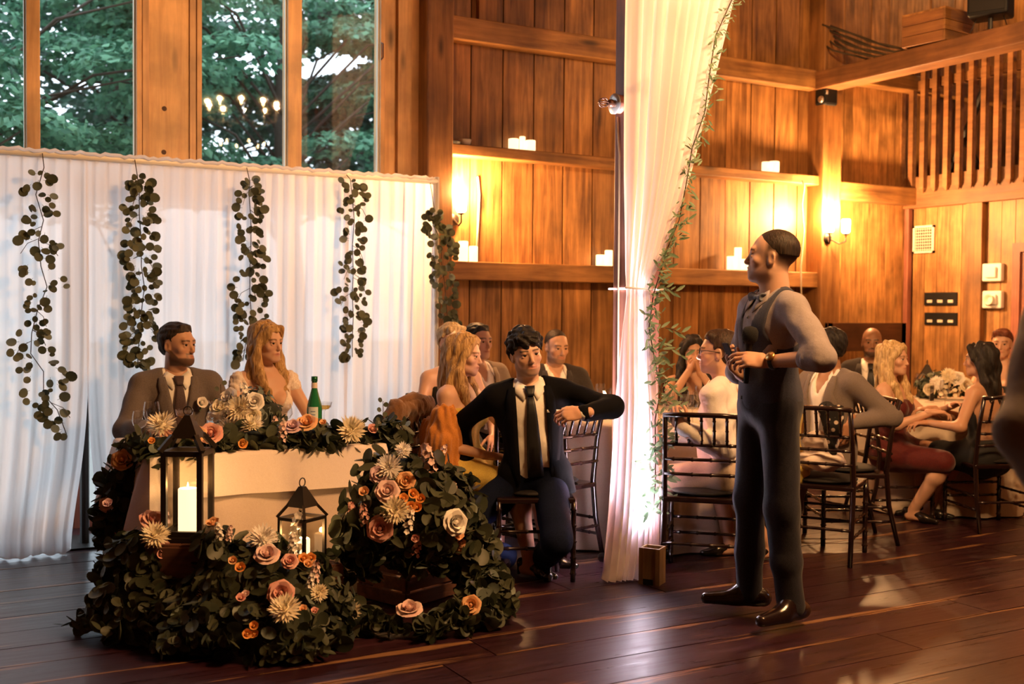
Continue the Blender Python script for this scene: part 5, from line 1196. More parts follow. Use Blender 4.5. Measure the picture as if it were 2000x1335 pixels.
# ================================================================ CHAIRS
plain('mahogany', (.011, .004, .004), .25, coat=.5)
plain('seat_cushion', (.006, .004, .004), .8)
def spindle(a, b_, r, knuckles=3):
    """turned bamboo-look rod with swollen rings"""
    a, b_ = A(*a), A(*b_); P, Rr = [], []
    for k in range(knuckles+1):
        for q, rr in ((0, 1.0), (.42, 1.0), (.5, 1.35), (.58, 1.0)):
            v = (k+q)/(knuckles+1); P.append(a+(b_-a)*v); Rr.append(r*rr)
    P.append(b_); Rr.append(r); return MB().tube(P, Rr, 7)
def make_chair(label, loc, rz, group='dark chiavari chairs'):
    t_ = thing('chiavari_chair', label, 'chair', loc, rz, group); m = M['mahogany']; w, d = .20, .20
    bevel(MB().box((0, 0, .435), (.42, .42, .03)).build('seat', m, t_), .008)
    V, Q = grow([el(A(0, 0, .465), A(.19, .19, .025), None, .02)], .012); link('cushion', to_mesh('cushion', V, Q, M['seat_cushion']), t_)
    for sx in (-1, 1):
        spindle((sx*w, d, 0), (sx*w, d, .43), .015, 4).build('leg', m, t_, True)
        MB().tube([(sx*w*1.02, -d-.07, 0), (sx*w, -d-.01, .25), (sx*w, -d+.01, .46), (sx*w*.98, -d-.02, .70), (sx*w*.96, -d-.07, .905)], [.014, .016, .017, .015, .014], 8).build('leg', m, t_, True)
        for z in (.15, .24): spindle((sx*w, d, z), (sx*w, -d-.02, z), .009, 3).build('side_stretcher', m, t_, True)
    for z in (.18, .27): spindle((-w, d, z), (w, d, z), .009, 3).build('stretcher', m, t_, True)
    spindle((-w, -d-.03, .20), (w, -d-.03, .20), .009, 3).build('stretcher', m, t_, True)
    yb = lambda z: -d-.0+(-.02 if z < .72 else -.02-.05*(z-.70)/.2)
    MB().tube([(-w, yb(.90), .895), (-w*.5, yb(.90)-.012, .90), (w*.5, yb(.90)-.012, .90), (w, yb(.90), .895)], .014, 8).build('top_rail', m, t_, True)
    for z in (.735, .655, .575): spindle((-w, yb(z), z), (w, yb(z), z), .0095, 3).build('cross_rail', m, t_, True)
    for k in range(5):
        x = -w+2*w*(k+1)/6; spindle((x, yb(.735), .735), (x, yb(.90)-.01, .895), .0085, 2).build('back_spindle', m, t_, True)
    return t_
def cam_rz(loc, a):
    """heading of a thing that faces a degrees off the camera, + to image right (its front is +Y)"""
    l = nrm(A(loc[0], loc[1], 0)); d = -l*math.cos(math.radians(a))+A(l[1], -l[0], 0)*math.sin(math.radians(a)); return math.atan2(d[1], d[0])-math.pi/2
# ================================================================ ROUND TABLES
weave('guest_linen', (.60, .50, .40), (.68, .58, .48), 300, .85, .1, .2)
def round_table(label, c, R, seed, cl_label):
    t_ = thing('round_table', label, 'table', (c[0], c[1], 0)); MB().lathe([(0, .72), (R, .72), (R, .745), (0, .745)], 40).build('tabletop', M['bench_wood'], t_)
    MB().tube([(0, 0, .72), (0, 0, .03)], .05, 12).build('pedestal', M['black_metal'], t_); MB().lathe([(0, 0), (.3, 0), (.3, .02), (.05, .05)], 20).build('base', M['black_metal'], t_)
    g = random.Random(seed); n = 120; ph = g.uniform(0, 6); rings = []
    for v in (-1, -.4, 0, .02, .12, .3, .5, .75, 1):
        row = []
        for k in range(n):
            a = 2*math.pi*k/n; 
            if v <= 0: rr, z = (R+.012)*(1+v), .757
            else: rr = R+.014+.03*v+.05*v*(math.sin(a*13+ph+2*math.sin(a*3))*.6+math.sin(a*7+ph)*.4); z = .757-.745*v
            row.append((c[0]+rr*math.cos(a), c[1]+rr*math.sin(a), z))
        row.append(row[0]); rings.append(row)
    o = MB().grid(rings).build('tablecloth', M['guest_linen'], None, True); tag(o, cl_label, 'tablecloth'); return t_
TA = (4.40, 6.10); TAR = .80
round_table('round guest table behind the timber post with the lit drape', TA, TAR, 3, 'floor-length pale cloth on the guest table behind the timber post')
TC = (7.10, 5.98); TCR = .74
round_table('round guest table under the loft side with a lantern on it', TC, TCR, 4, 'floor-length pale cloth on the guest table with the lantern')
def on_table(px, py, z=.759): return onZ(px, py, z)
def table_glass(p, tall, label, group):
    t_ = wine_glass(label, p, .20 if tall else .15, .038, group); return t_
i = 0
for px, py in ((1298, 836), (1312, 822), (1325, 838), (1338, 815), (1352, 828), (1366, 812), (1380, 826), (1395, 815), (1345, 845)):
    p = on_table(px, py); dd = math.hypot(p[0]-TA[0], p[1]-TA[1])
    if dd > TAR-.06: q = (TAR-.07)/dd; p = A(TA[0]+(p[0]-TA[0])*q, TA[1]+(p[1]-TA[1])*q, p[2])
    table_glass(p, i % 3 != 0, 'clear stemmed glass among the crowd of glasses on the guest table behind the post', 'glasses on the guest table behind the post'); i += 1
for px, py in ((1795, 775), (1815, 785), (1870, 765), (1895, 785), (1845, 795), (1775, 765)):
    p = on_table(px, py); dd = math.hypot(p[0]-TC[0], p[1]-TC[1])
    if dd > TCR-.06: q = (TCR-.07)/dd; p = A(TC[0]+(p[0]-TC[0])*q, TC[1]+(p[1]-TC[1])*q, p[2])
    table_glass(p, i % 2, 'clear stemmed glass on the guest table with the lantern', 'glasses on the lantern table'); i += 1
def at_table(px, py, T, R, m=.08):
    p = on_table(px, py); dd = math.hypot(p[0]-T[0], p[1]-T[1])
    if dd > R-m: q = (R-m)/dd; p = A(T[0]+(p[0]-T[0])*q, T[1]+(p[1]-T[1])*q, p[2])
    return p
hp_ = at_table(1180, 800, TA, TAR); 
hv = thing('hurricane_glass', 'clear glass cylinder round the candle on the guest table by the post', 'vase', hp_); MB().lathe([(.052, 0), (.055, .005), (.055, .15)], 20).build('glass', M['vessel_glass'], hv, True)
pillar_candle('pillar candle burning in the glass cylinder by the timber post', (hp_[0], hp_[1], hp_[2]+.002), .036, .10, 'candles on the guest tables', power=3)
wine_glass('wine glass in front of the glass cylinder by the timber post', (hp_[0]-.10, hp_[1]-.10, hp_[2]), .19, .038, 'glasses on the guest table behind the post')
lp_ = at_table(1802, 765, TC, TCR, .2); lantern('small black lantern with a lit candle standing on the guest table', (lp_[0], lp_[1], .759), .13, .15, .9, .12, bar=.010)
pillar_candle('short candle burning in the table lantern', (lp_[0], lp_[1], .785), .03, .07, 'candles on the guest tables', power=3)
cp_ = at_table(1855, 770, TC, TCR, .25); cb_ = thing('table_centrepiece', 'low cream flower centrepiece on the table with the lantern', 'flowers', (cp_[0], cp_[1], .759))
MB().lathe([(.05, 0), (.07, .06), (.06, .10)], 14).build('bowl', M['vessel_glass'], cb_, True)
arrangement(cb_, [(A(cp_[0], cp_[1], .90), .10), (A(cp_[0]+.1, cp_[1]-.08, .87), .08), (A(cp_[0]-.1, cp_[1]+.06, .86), .08)],
            [('mum', 'cream', 1850, 735, 15), ('rose', 'white', 1870, 740, 12), ('mum', 'white', 1830, 748, 14), ('rose', 'cream', 1885, 752, 12), ('stock', 'cream', 1845, 758, 14), ('stock', 'cream', 1868, 760, 14), ('rose', 'cream', 1815, 760, 10)], 200, 31, kinds=('grey', 'round'), floor_z=.77, sz=.7)
mc = at_table(1820, 782, TC, TCR, .12); o = MB().box((0, 0, .06), (.09, .004, .12)).build('menu_card', M['black_plastic'], None, loc=(mc[0], mc[1], .7585), rot=(.0, 0, .4)); tag(o, 'small dark folded card standing between glasses on the lantern table', 'card')
cpA = A(TA[0]+.1, TA[1]+.1, 0); ca = thing('table_centrepiece', 'low cream flower centrepiece on the guest table behind the post', 'flowers', (cpA[0], cpA[1], .759))
MB().lathe([(.05, 0), (.07, .06), (.06, .10)], 14).build('bowl', M['vessel_glass'], ca, True)
arrangement(ca, [(A(cpA[0], cpA[1], .90), .11), (A(cpA[0]-.1, cpA[1]-.08, .87), .08)], [('mum', 'cream', 1245, 760, 14), ('rose', 'white', 1262, 770, 12), ('mum', 'cream', 1230, 775, 13)], 160, 33, kinds=('grey', 'round'), floor_z=.77, sz=.7)
# ================================================================ WALL FITTINGS
def ledge_candles():
    G = 'candles along the wall ledges'; yl = WB-.085
    def C(label, px, z, r, h, lit=True, dy=0): p = onY(px, 300, yl+dy); pillar_candle(label, (p[0], yl+dy, z+.001), r, h, G, False)
    C('round white candle at the timber post side of the trio on the middle ledge', 1003, 2.70, .042, .085); C('slim tall candle in the trio on the middle ledge', 1020, 2.70, .024, .115, True, .03); C('round white candle on the far side of the trio on the middle ledge', 1036, 2.70, .040, .085)
    C('tall white candle on the lower ledge below the single lamp', 906, 1.815, .038, .155); C('shorter white candle on the lower ledge below the single lamp', 926, 1.815, .034, .12)
    C('short white candle on the lower ledge hard by the dark post', 1175, 1.815, .038, .09); C('taller white candle on the lower ledge hard by the dark post', 1191, 1.815, .032, .13)
    C('squat white candle of the pair on the middle ledge near the corner post', 1496, 2.70, .036, .09); C('wide white candle of the pair on the middle ledge near the corner post', 1512, 2.70, .046, .10, True, -.01)
    C('short candle on the lower ledge behind the speaker\'s head', 1430, 1.815, .034, .12); C('tall slim candle on the lower ledge behind the speaker\'s head', 1444, 1.815, .032, .20); C('short candle beside the tall slim one behind the speaker\'s head', 1458, 1.815, .034, .10)
    for lab, px, z in (('small white votive bowl on the middle ledge beside the timber post', 908, 2.70), ('small white votive bowl on the ledge under the black emergency light', 1628, 2.665)):
        p = onY(px, 290, yl); v = thing('votive_bowl', lab, 'votive', (p[0], yl, z+.001)); MB().lathe([(0, 0), (.040, 0), (.050, .045), (.044, .045), (.038, .012), (0, .012)], 16).build('bowl', M['cream_plastic'], v, True); MB().lathe([(0, .012), (.036, .012), (.040, .03), (0, .03)], 14).build('wax', M['candle_wax'], v, True)
    p = onY(885, 283, yl); o = MB().lathe([(0, 0), (.07, 0), (.075, .015), (0, .018)], 14).build('dark_dish', M['black_metal'], None, loc=(p[0]-.02, yl-.01, 2.701)); tag(o, 'flat dark dish on the middle ledge between post and votive', 'dish')
ledge_candles()
def sconce(label, px, py, arms_, y=WB-.02, power=None):
    c = onY(px, py, y); t_ = thing('wall_sconce', label, 'sconce', (c[0], y, c[2]-.12), group='wall sconces')
    MB().lathe([(0, 0), (.05, 0), (.045, .012), (0, .016)], 14, R=Matrix.Rotation(math.pi/2, 3, 'X')).build('wall_plate', M['bronze'], t_, True)
    for dx in arms_:
        MB().tube([(0, -.01, 0), (dx*.6, -.09, -.05), (dx, -.13, -.03), (dx, -.13, .03)], .007, 7).build('arm', M['bronze'], t_, True)
        MB().lathe([(0, .03), (.022, .03), (.026, .04), (0, .045)], 10, c=(dx, -.13, 0)).build('cup', M['bronze'], t_, True)
        MB().lathe([(.028, .045), (.040, .06), (.042, .16), (.036, .175)], 14, c=(dx, -.13, 0)).build('shade', M['shade_glow'], t_, True)
        point_light('sconce_light', (dx, -.13, .21), power or POWER['sconce'], WARM, .05, t_)
    return t_
sconce('single warm lamp on the wall beside the curtain rod\'s end', 886, 398, (0,))
sconce('double warm lamp beside the corner post behind the speaker', 1616, 440, (-.10, .10), y=WB-.2, power=POWER['sconce']*.72)
q_l = onY(1985, -75, WB-.02); sconce('single warm lamp high on the wall inside the loft', 1985, -75, (0,), power=POWER['loft'])
# cables
def cable(label, pts, y, mat, r=.006):
    P = [onY(px, py, y) for px, py in pts]; o = MB().tube(P, r, 6).build('wall_cable', M[mat], None, True); tag(o, label, 'cable')
cable('pale cable running down the wall from the bright lamp beside the drape', [(933, 345), (936, 380), (934, 430), (930, 510)], WB-.012, 'white_cable', .009)
cable('pale cable hanging beside the corner post behind the speaker', [(1566, 352), (1571, 362), (1566, 400), (1570, 450), (1564, 520), (1566, 600)], WB-.215, 'white_cable', .007)
# emergency light, camera-like
e = onX(1614, 188, P2-.05); t_ = thing('emergency_light', 'small black emergency light under the loft beam at the corner post', 'light', (e[0], e[1], e[2])); t_.scale = (1.5, 1.5, 1.5)
bevel(MB().box((0, 0, 0), (.11, .09, .12), None, 1.0).build('housing', M['black_plastic'], t_), .015)
for dx in (-.02, .025): MB().lathe([(0, 0), (.022, 0), (.018, .012), (0, .006)], 12, c=(dx*.8-.055, -.03, -.01+dx), R=Matrix.Rotation(-math.pi/2, 3, 'Y')).build('lens', M['pewter'], t_, True)
# vent, switch plates, alarms on the wall under the loft
def wall_box(px0, py0, px1, py1, x=RX): a, b_ = onX(px0, py0, x), onX(px1, py1, x); return (a[1]+b_[1])/2, (a[2]+b_[2])/2, abs(a[1]-b_[1]), abs(a[2]-b_[2])
yc, zc, w, h = wall_box(1786, 442, 1826, 493); v = thing('vent_grille', 'square cream vent grille on the pine boards', 'vent', (RX, yc, zc))
MB().bbox((-.02, -w/2, -h/2), (.0, -w/2+.02, h/2)).bbox((-.02, w/2-.02, -h/2), (.0, w/2, h/2)).bbox((-.02, -w/2, h/2-.02), (0, w/2, h/2)).bbox((-.02, -w/2, -h/2), (0, w/2, -h/2+.02)).build('frame', M['cream_plastic'], v)
MB().bbox((-.004, -w/2+.02, -h/2+.02), (0, w/2-.02, h/2-.02)).build('backing', M['under_floor'], v)
for k in range(8):
    zz = -h/2+.02+(h-.04)*(k+.5)/8; MB().bbox((-.014, -w/2+.02, zz-.003), (-.006, w/2-.02, zz+.003)).build('slat', M['cream_plastic'], v)
for k in range(8):
    yy = -w/2+.02+(w-.04)*(k+.5)/8; MB().bbox((-.012, yy-.0025, -h/2+.02), (-.008, yy+.0025, h/2-.02)).build('bar', M['cream_plastic'], v)
for lab, py0, py1 in (('upper black plate with three pale switches', 571, 596), ('lower black plate with three pale switches', 610, 635)):
    yc, zc, w, h = wall_box(1807, py0, 1870, py1); v = thing('switch_plate', lab, 'switch', (RX, yc, zc), group='switch plates'); bevel(MB().bbox((-.012, -w/2, -h/2), (0, w/2, h/2)).build('plate', M['black_plastic'], v), .003)
    for k in (-1, 0, 1): bevel(MB().bbox((-.02, k*w*.32-.03, -h*.30), (-.012, k*w*.32+.03, -h*.08)).build('switch', M['cream_plastic'], v), .003)
for lab, py, horn in (('upper white alarm box beside the door frame', 532, 0), ('lower white alarm box with round horn beside the door frame', 585, 1)):
    yc, zc, w, h = wall_box(1925, py-17, 1962, py+17); v = thing('alarm_box', lab, 'alarm', (RX, yc, zc), group='alarm boxes'); bevel(MB().bbox((-.05, -w/2, -h/2), (0, w/2, h/2)).build('case', M['white_plastic'], v), .012)
    bevel(MB().bbox((-.075, -w*.3, -h*.3), (-.05, w*.3, h*.3)).build('cover', M['white_plastic'], v), .01)
    if horn: MB().lathe([(.03, 0), (.05, .02), (.045, .02), (.02, .0)], 16, c=(-.075, 0, 0), R=Matrix.Rotation(-math.pi/2, 3, 'Y')).build('horn', M['cream_plastic'], v, True)
a, b_ = onY(1614, 630, WB-.3), onY(1766, 684, WB-.3)
bb = thing('bench_back', 'dark wooden bench back against the wall behind the bald man', 'bench', ((a[0]+b_[0])/2, WB-.30, 0)); w = b_[0]-a[0]
bevel(MB().bbox((-w/2, -.02, b_[2]), (w/2, .02, a[2])).build('back_panel', M['bench_wood'], bb)); bevel(MB().bbox((-w/2, -.34, .42), (w/2, 0, .46)).build('seat', M['bench_wood'], bb))
for sx in (-1, 1):
    MB().bbox((sx*(w/2-.06), -.02, 0), (sx*w/2, .02, a[2])).build('end_post', M['bench_wood'], bb); MB().bbox((sx*(w/2-.06), -.34, 0), (sx*w/2, -.28, .42)).build('leg', M['bench_wood'], bb)
# things on the loft beam
bt_ = 3.646
p = onX(1822, 95, P2-.05); bx = thing('plank_box', 'rough wooden box standing on the loft beam', 'box', (P2-.0, p[1], bt_), .12)
for k in range(3): bevel(MB().bbox((-.20, -.20, .002+k*.085), (.20, -.18, .083+k*.085)).build('side_board', M['barn_beam_x'], bx), .003); bevel(MB().bbox((-.20, -.18, .002+k*.085), (-.18, .20, .083+k*.085)).build('side_board', M['barn_beam_y'], bx), .003)
bevel(MB().bbox((-.20, -.20, .252), (.20, .20, .27)).build('top_board', M['barn_beam_x'], bx), .003); MB().bbox((.18, -.18, 0), (.2, .2, .25)).bbox((-.18, .18, 0), (.18, .2, .25)).build('back_boards', M['barn_beam_y'], bx)
bn = thing('twig_bundle', 'bundle of dark dried vines lying on the loft beam at the corner post', 'vines', (P2-.05, 7.35, bt_))
g = random.Random(9)
for k in range(9):
    P = []
    for q in range(9):
        v = q/8; pz = onX(1616+160*v, 48+10*(k % 5)+52*v**.8, P2-.06); P.append((P2-.06+g.uniform(-.02, .02)+.05*math.sin(v*6+k)-(P2-.05), pz[1]-7.35, max(.012, pz[2]-bt_+.008*math.sin(v*9+k))))
    MB().tube(P, .009, 5).build('vine', M['stem'], bn, True)
p = onX(1935, 20, P2-.06); sp = thing('loudspeaker', 'black loudspeaker on a short pole on the loft beam', 'speaker', (P2-.06, p[1], bt_), cam_rz((P2, p[1]), -12))
MB().tube([(0, 0, 0), (0, 0, .14)], .018, 8).build('pole', M['black_metal'], sp); MB().lathe([(.07, 0), (.07, .01), (0, .012)], 14).build('foot', M['black_metal'], sp)
bevel(MB().box((0, 0, .36), (.30, .26, .50)).build('cabinet', M['black_plastic'], sp), .02)
MB().bbox((-.13, .131, .14), (.13, .139, .58)).build('grille', M['black_metal'], sp)
for sx in (-1, 1): MB().tube([(sx*.10, .02, .11), (sx*.14, .05, .0)], .004, 5).build('tie_wire', M['black_metal'], sp)
# ================================================================ CENTRE POST, DRAPE, VINE, UPLIGHT
PX, PY = 3.735, 5.20
struct('trim_13', MB().bbox((PX-.085, PY-.10, 0), (PX+.10, PY+.10, CEIL)), M['dark_post'], 'dark red brown timber post standing free beside the white drape', cat='post')
post_face_x = PX-.085
kp = onX(1203, 203, post_face_x-.03); kn = thing('post_fitting', 'round pewter rosette with a wire knob on the dark post', 'fitting', (post_face_x, kp[1], kp[2]))
RY = Matrix.Rotation(-math.pi/2, 3, 'Y')
MB().lathe([(.052, 0), (.052, .035), (0, .035)], 20, R=RY).build('back_block', M['dark_post'], kn, True)
MB().lathe([(0, .035), (.058, .035), (.058, .043), (.024, .046), (0, .046)], 22, R=RY).build('rosette', M['pewter'], kn, True)
MB().lathe([(.018, .045), (.024, .06), (.022, .075), (.012, .085), (0, .087)], 14, R=RY).build('knob', M['brown_knob'], kn, True)
for a in range(3):
    ca_, sa_ = math.cos(a*1.047), math.sin(a*1.047); MB().tube([(-.115+.028*math.cos(q*.5236)*ca_ if False else -.115+.028*math.cos(q*.5236), .028*math.sin(q*.5236)*ca_, .028*math.sin(q*.5236)*sa_) for q in range(13)], .003, 5, False).build('wire_ring', M['brown_knob'], kn, True)
o = MB().tube([onX(px, py, post_face_x-.008) for px, py in ((1206, 228), (1207, 260), (1210, 300), (1209, 420), (1208, 560), (1207, 760), (1206, 1000))], .006, 6).build('post_cable', M['cable'], None, True); tag(o, 'thin brown cable running down the dark post from the rosette', 'cable')
DY = 4.98
def centre_drape():
    """full cloth swept from the ceiling to a tie on the post, then falling to the floor"""
    P = []; rows = 70; n = 90
    prof = [(-420, 1236, 1560), (-200, 1233, 1492), (0, 1229, 1432), (150, 1227, 1396), (300, 1225, 1358), (420, 1223, 1322), (500, 1222, 1294), (545, 1222, 1275), (563, 1224, 1268), (585, 1223, 1270), (650, 1218, 1272), (760, 1211, 1276), (900, 1203, 1283), (1000, 1196, 1286), (1080, 1188, 1284), (1120, 1178, 1272), (1140, 1170, 1264)]
    for i in range(rows):
        v = i/(rows-1); py = -420+1560*v; k = max(j for j in range(len(prof)) if prof[j][0] <= py+1e-6); k = min(k, len(prof)-2); f = (py-prof[k][0])/(prof[k+1][0]-prof[k][0]); x0 = prof[k][1]+(prof[k+1][1]-prof[k][1])*f; x1 = prof[k][2]+(prof[k+1][2]-prof[k][2])*f
        row = []; wid = (x1-x0)/400
        for j in range(n):
            u = j/(n-1); p = onY(x0+(x1-x0)*u, py, DY); amp = .008+.035*min(1, abs(py-563)/220)
            fold = math.sin(u*9*6.283+.6*math.sin(v*5)+u*u*3)*amp+math.sin(u*21*6.283+v*4)*amp*.3
            z = max(p[2], .012+.006*abs(math.sin(u*40))) if py > 1050 else p[2]
            row.append((p[0], p[1]+fold-.03*math.sin(u*3.14)-(.05*max(0, (py-1060)/80)**2), z))
        P.append(row)
    o = MB().grid(P).build('swept_drape', M['drape_cloth'], None, True); tag(o, 'tall white drape swept back to the dark post and lit from below', 'drape')
centre_drape()
tp = [onY(px, 563+dy, DY-.055+dz) for px, dy, dz in ((1222, -2, 0), (1245, 0, -.01), (1270, 2, 0))]; tp += [A(3.95, PY+.02, tp[0][2]), A(3.90, PY+.13, tp[0][2]), A(PX-.09, PY+.13, tp[0][2]), A(PX-.09, PY-.08, tp[0][2]), tp[0]]
o = MB().tube(tp, .006, 6).build('tie_cord', M['sheer_white'], None, True); tag(o, 'thin white cord tying the drape to the dark post', 'cord')
vn = thing('leafy_vine', 'green leafy vine climbing the edge of the swept white drape', 'vine', onY(1270, 575, DY-.07)); v0 = np.array(vn.location)
vp = [(1450, -80), (1425, 0), (1402, 70), (1385, 150), (1372, 220), (1356, 290), (1340, 360), (1322, 430), (1306, 490), (1290, 530), (1272, 575), (1272, 640), (1278, 700), (1286, 760), (1284, 820), (1280, 880), (1276, 940), (1280, 1000)]
path = [onY(px+5*math.sin(i_*2.1), py, DY-.065)-v0 for i_, (px, py) in enumerate(vp)]; MB().tube(path, .0035, 5).build('stem', M['stem'], vn)
g = random.Random(12); nl = 520; vb = []
for k in range(nl):
    v = (k+.5)/nl; c = A(*interp([tuple(p) for p in path], v)); sgn = g.choice((-1, -1, 1, 1, 1)); spread = .035+.04*max(0, (v-.45)/.55)
    d = (sgn*g.uniform(.3, 1.2), g.uniform(-.5, .1), g.uniform(-.9, .9)); pc = c+A(g.uniform(-1, 1)*spread, g.uniform(-.04, .0), g.uniform(-.02, .02)); nn = (g.uniform(-.5, .5), -1, g.uniform(-.2, .8)); sz_ = g.uniform(.75, 1.1)*(.52+.38*v)
    if k % 2 == 0: put_leaf(g.choice(LEAF['vine']), vn, pc, d, nn, sz_)
    else: vb.append((g.choice(LEAF['vine']), pc, d, nn, sz_*.85))
bulk_leaves(vn, vb, M['vine_leaf'])
for px0, py0, px1, py1 in ((1285, 665, 1340, 700), (1300, 640, 1330, 652), (1292, 560, 1318, 572), (1290, 740, 1325, 772), (1290, 780, 1325, 800), (1285, 850, 1305, 870)):
    a, b_ = onY(px0, py0, DY-.07)-v0, onY(px1, py1, DY-.09)-v0; MB().tube([a, (a+b_)/2+A(0, 0, .01), b_], .002, 4).build('side_shoot', M['stem'], vn)
    for k in range(6): put_leaf(LEAF['vine'][k % 3], vn, a+(b_-a)*(k+.5)/6, (.8, -.2, .5 if k % 2 else -.5), (0, -1, .4), .7)
bp_ = onZ(1276, 1140); bxw = thing('uplight_box', 'honey coloured wooden box hiding the lamp at the drape\'s foot', 'box', (bp_[0]+.01, bp_[1]+.02, 0), cam_rz(bp_, -20)); hb = .195
for a, b_, n_ in (((-.055, .040, 0), (.055, .050, hb), 'front_panel'), ((-.055, -.05, 0), (.055, -.04, hb), 'back_panel'), ((-.055, -.04, 0), (-.045, .04, hb), 'side_panel'), ((.045, -.04, 0), (.055, .04, hb), 'side_panel')): bevel(MB().bbox(a, b_).build(n_, M['box_wood'], bxw), .002)
MB().bbox((-.058, .05, 0), (-.035, .058, hb)).bbox((.035, .05, 0), (.058, .058, hb)).build('corner_strip', M['box_wood'], bxw)
MB().bbox((-.02, .05, .0), (.05, .054, .03)).build('cable_slot', M['black_plastic'], bxw)
ul = thing('floor_uplight', 'small black floor lamp shining up behind the swept drape', 'lamp', (3.585, 5.045, 0))
MB().lathe([(0, 0), (.04, 0), (.042, .10), (.045, .15), (.038, .15), (.032, .13), (0, .13)], 16).build('housing', M['black_plastic'], ul, True)
MB().box((0, 0, .004), (.09, .08, .008)).build('foot', M['black_plastic'], ul)
spot_light('uplight_beam', (0, 0, .155), (.20, -.15, 1.155), POWER['post_uplight'], (.93, .90, 1.0), 66, .035, .5, ul)
# ================================================================ CHANDELIERS (above the frame; one shows in the window glass, the other is added)
def chandelier(label, p, power, n=10):
    t_ = thing('chandelier', label, 'chandelier', p, group='chandeliers over the dance floor'); r = .42
    MB().tube([(r*math.cos(k*.2618), r*math.sin(k*.2618), 0) for k in range(25)], .014, 7, False).build('ring', M['bronze'], t_, True)
    MB().tube([(0, 0, .10), (0, 0, CEIL-p[2])], .008, 6).build('chain', M['bronze'], t_); MB().lathe([(0, -.1), (.05, -.06), (.03, .05), (.02, .3), (0, .32)], 12).build('hub', M['bronze'], t_, True)
    MB().tube([(0, 0, -.1), (0, 0, -.36)], .012, 6).build('lower_stem', M['bronze'], t_)
    for k in range(6):
        a = 2*math.pi*(k+.5)/6; c, s_ = math.cos(a)*.62, math.sin(a)*.62
        MB().tube([(0, 0, -.34), (c*r*.6, s_*r*.6, -.40), (c*r, s_*r, -.33)], .007, 6).build('lower_arm', M['bronze'], t_, True); MB().lathe([(0, -.33), (.012, -.32), (.014, -.305), (.006, -.285), (0, -.275)], 8, c=(c*r, s_*r, 0)).build('bulb', M['bulb_glow'], t_, True)
    for k in range(n):
        a = 2*math.pi*k/n; c, s_ = math.cos(a), math.sin(a)
        MB().tube([(0, 0, .0), (c*r*.6, s_*r*.6, -.08), (c*r, s_*r, 0)], .007, 6).build('arm', M['bronze'], t_, True); MB().lathe([(0, 0), (.012, 0), (.012, .09), (0, .09)], 8, c=(c*r, s_*r, 0)).build('candle_sleeve', M['cream_plastic'], t_, True)
        MB().lathe([(0, .09), (.012, .10), (.014, .115), (.006, .135), (0, .145)], 8, c=(c*r, s_*r, 0)).build('bulb', M['bulb_glow'], t_, True); point_light('bulb_light', (c*r, s_*r, .16), power/n, WARM, .02, t_)
chandelier('ring chandelier of candle bulbs over the dance floor', (3.85, 2.2, 3.72), POWER['chandelier'])
chandelier('unseen ring chandelier of candle bulbs, added to light the far guest table', (6.9, 3.6, 3.95), POWER['hall'])  # added lamp out of view, brightens the far guest tables
# ================================================================ THE GUESTS
UPV = A(0, 0, 1)
proto_chair = [None]
def chair(label, loc, rz):
    if proto_chair[0] is None: proto_chair[0] = make_chair(label, (loc[0], loc[1], 0), rz); return proto_chair[0]
    c = copy_tree(proto_chair[0]); c.location = (float(loc[0]), float(loc[1]), 0); c.rotation_euler = (0, 0, rz); c['label'] = label; return c
def seat(b, label, a=None, back=.03, dx=0):
    """a chair under a seated person, turned a degrees off the camera or as the person sits"""
    r = b['root']; rz = b['rz'] if a is None else cam_rz(r.location, a); d = A(-math.sin(rz), math.cos(rz), 0); c = np.array(r.location)+rotz(b['rz']) @ A(b['P'][0], b['P'][1], 0)-d*back+rotz(rz) @ A(dx, 0, 0); return chair(label, c, rz)
COUPLE, TA_G, TC_G = 'couple at the small table', 'guests at the table behind the post', 'guests at the table with the lantern'
L_, R_S = -1, 1
groom = person('seated man in grey suit with dark beard and white boutonniere', COUPLE, eye=(347, 672, 6.40), a=10, ha=50, hp=0, near=True, s=1.0, fit='suit', jacket='suit_grey', under_vest='suit_grey', trousers='suit_grey', tie='tie_brown', tie_z=.17,
               v=(.14, .004, .078), hair='short', hairmat='hair_dark', hcol=(.045, .020, .012), beard=1, skin='tan', lean=(0, 0), hands={1: dict(w=(.20, .40, .80), d=(-.5, .8, 0), n=(0, 0, 1)), -1: dict(w=(-.16, .42, .80), d=(.6, .7, 0), n=(0, 0, 1))})
seat(groom, 'dark chair under the man in the grey suit')
bt0 = groom['t'](-.115, .15, .345); fl_o = link('boutonniere', flower_mesh('bud', 'white'), groom['root'], bt0); fl_o.scale = (.042,)*3; fl_o.rotation_euler = (-1.2, 0, .2)
MB().tube([bt0+A(.0, 0, 0), bt0+A(.012, .004, -.045)], .004, 6).build('flower_stem', M['vine_leaf'], groom['root'])
bride = person('seated woman with long wavy blonde hair in a white lace dress', COUPLE, eye=(521, 668, 6.62), a=22, ha=46, hp=-2, near=True, fem=True, s=1.0, bres=.0065, fit='dress', dress='lace_white', vneck=.20, cap=.165, backz=.42, neckz=.47, hair='long', hairmat='hair_blonde', hcol=(.14, .07, .03),
               lips=(.50, .16, .12), skirt=1.9, hands={1: dict(w=(.15, .34, .79), d=(-.7, .6, 0), n=(0, 0, 1)), -1: dict(w=(-.15, .34, .79), d=(.7, .6, 0), n=(0, 0, 1))}, shoes='lace_white')
seat(bride, 'dark chair under the woman in white')
e = MB(); e.lathe([(0, -.016), (.005, -.010), (.0035, 0), (0, .004)], 8); eo = e.build('earring', M['white_plastic'], bride['root'], True, loc=bride['ho']+bride['Hf'] @ A(.080, -.004, -.05))
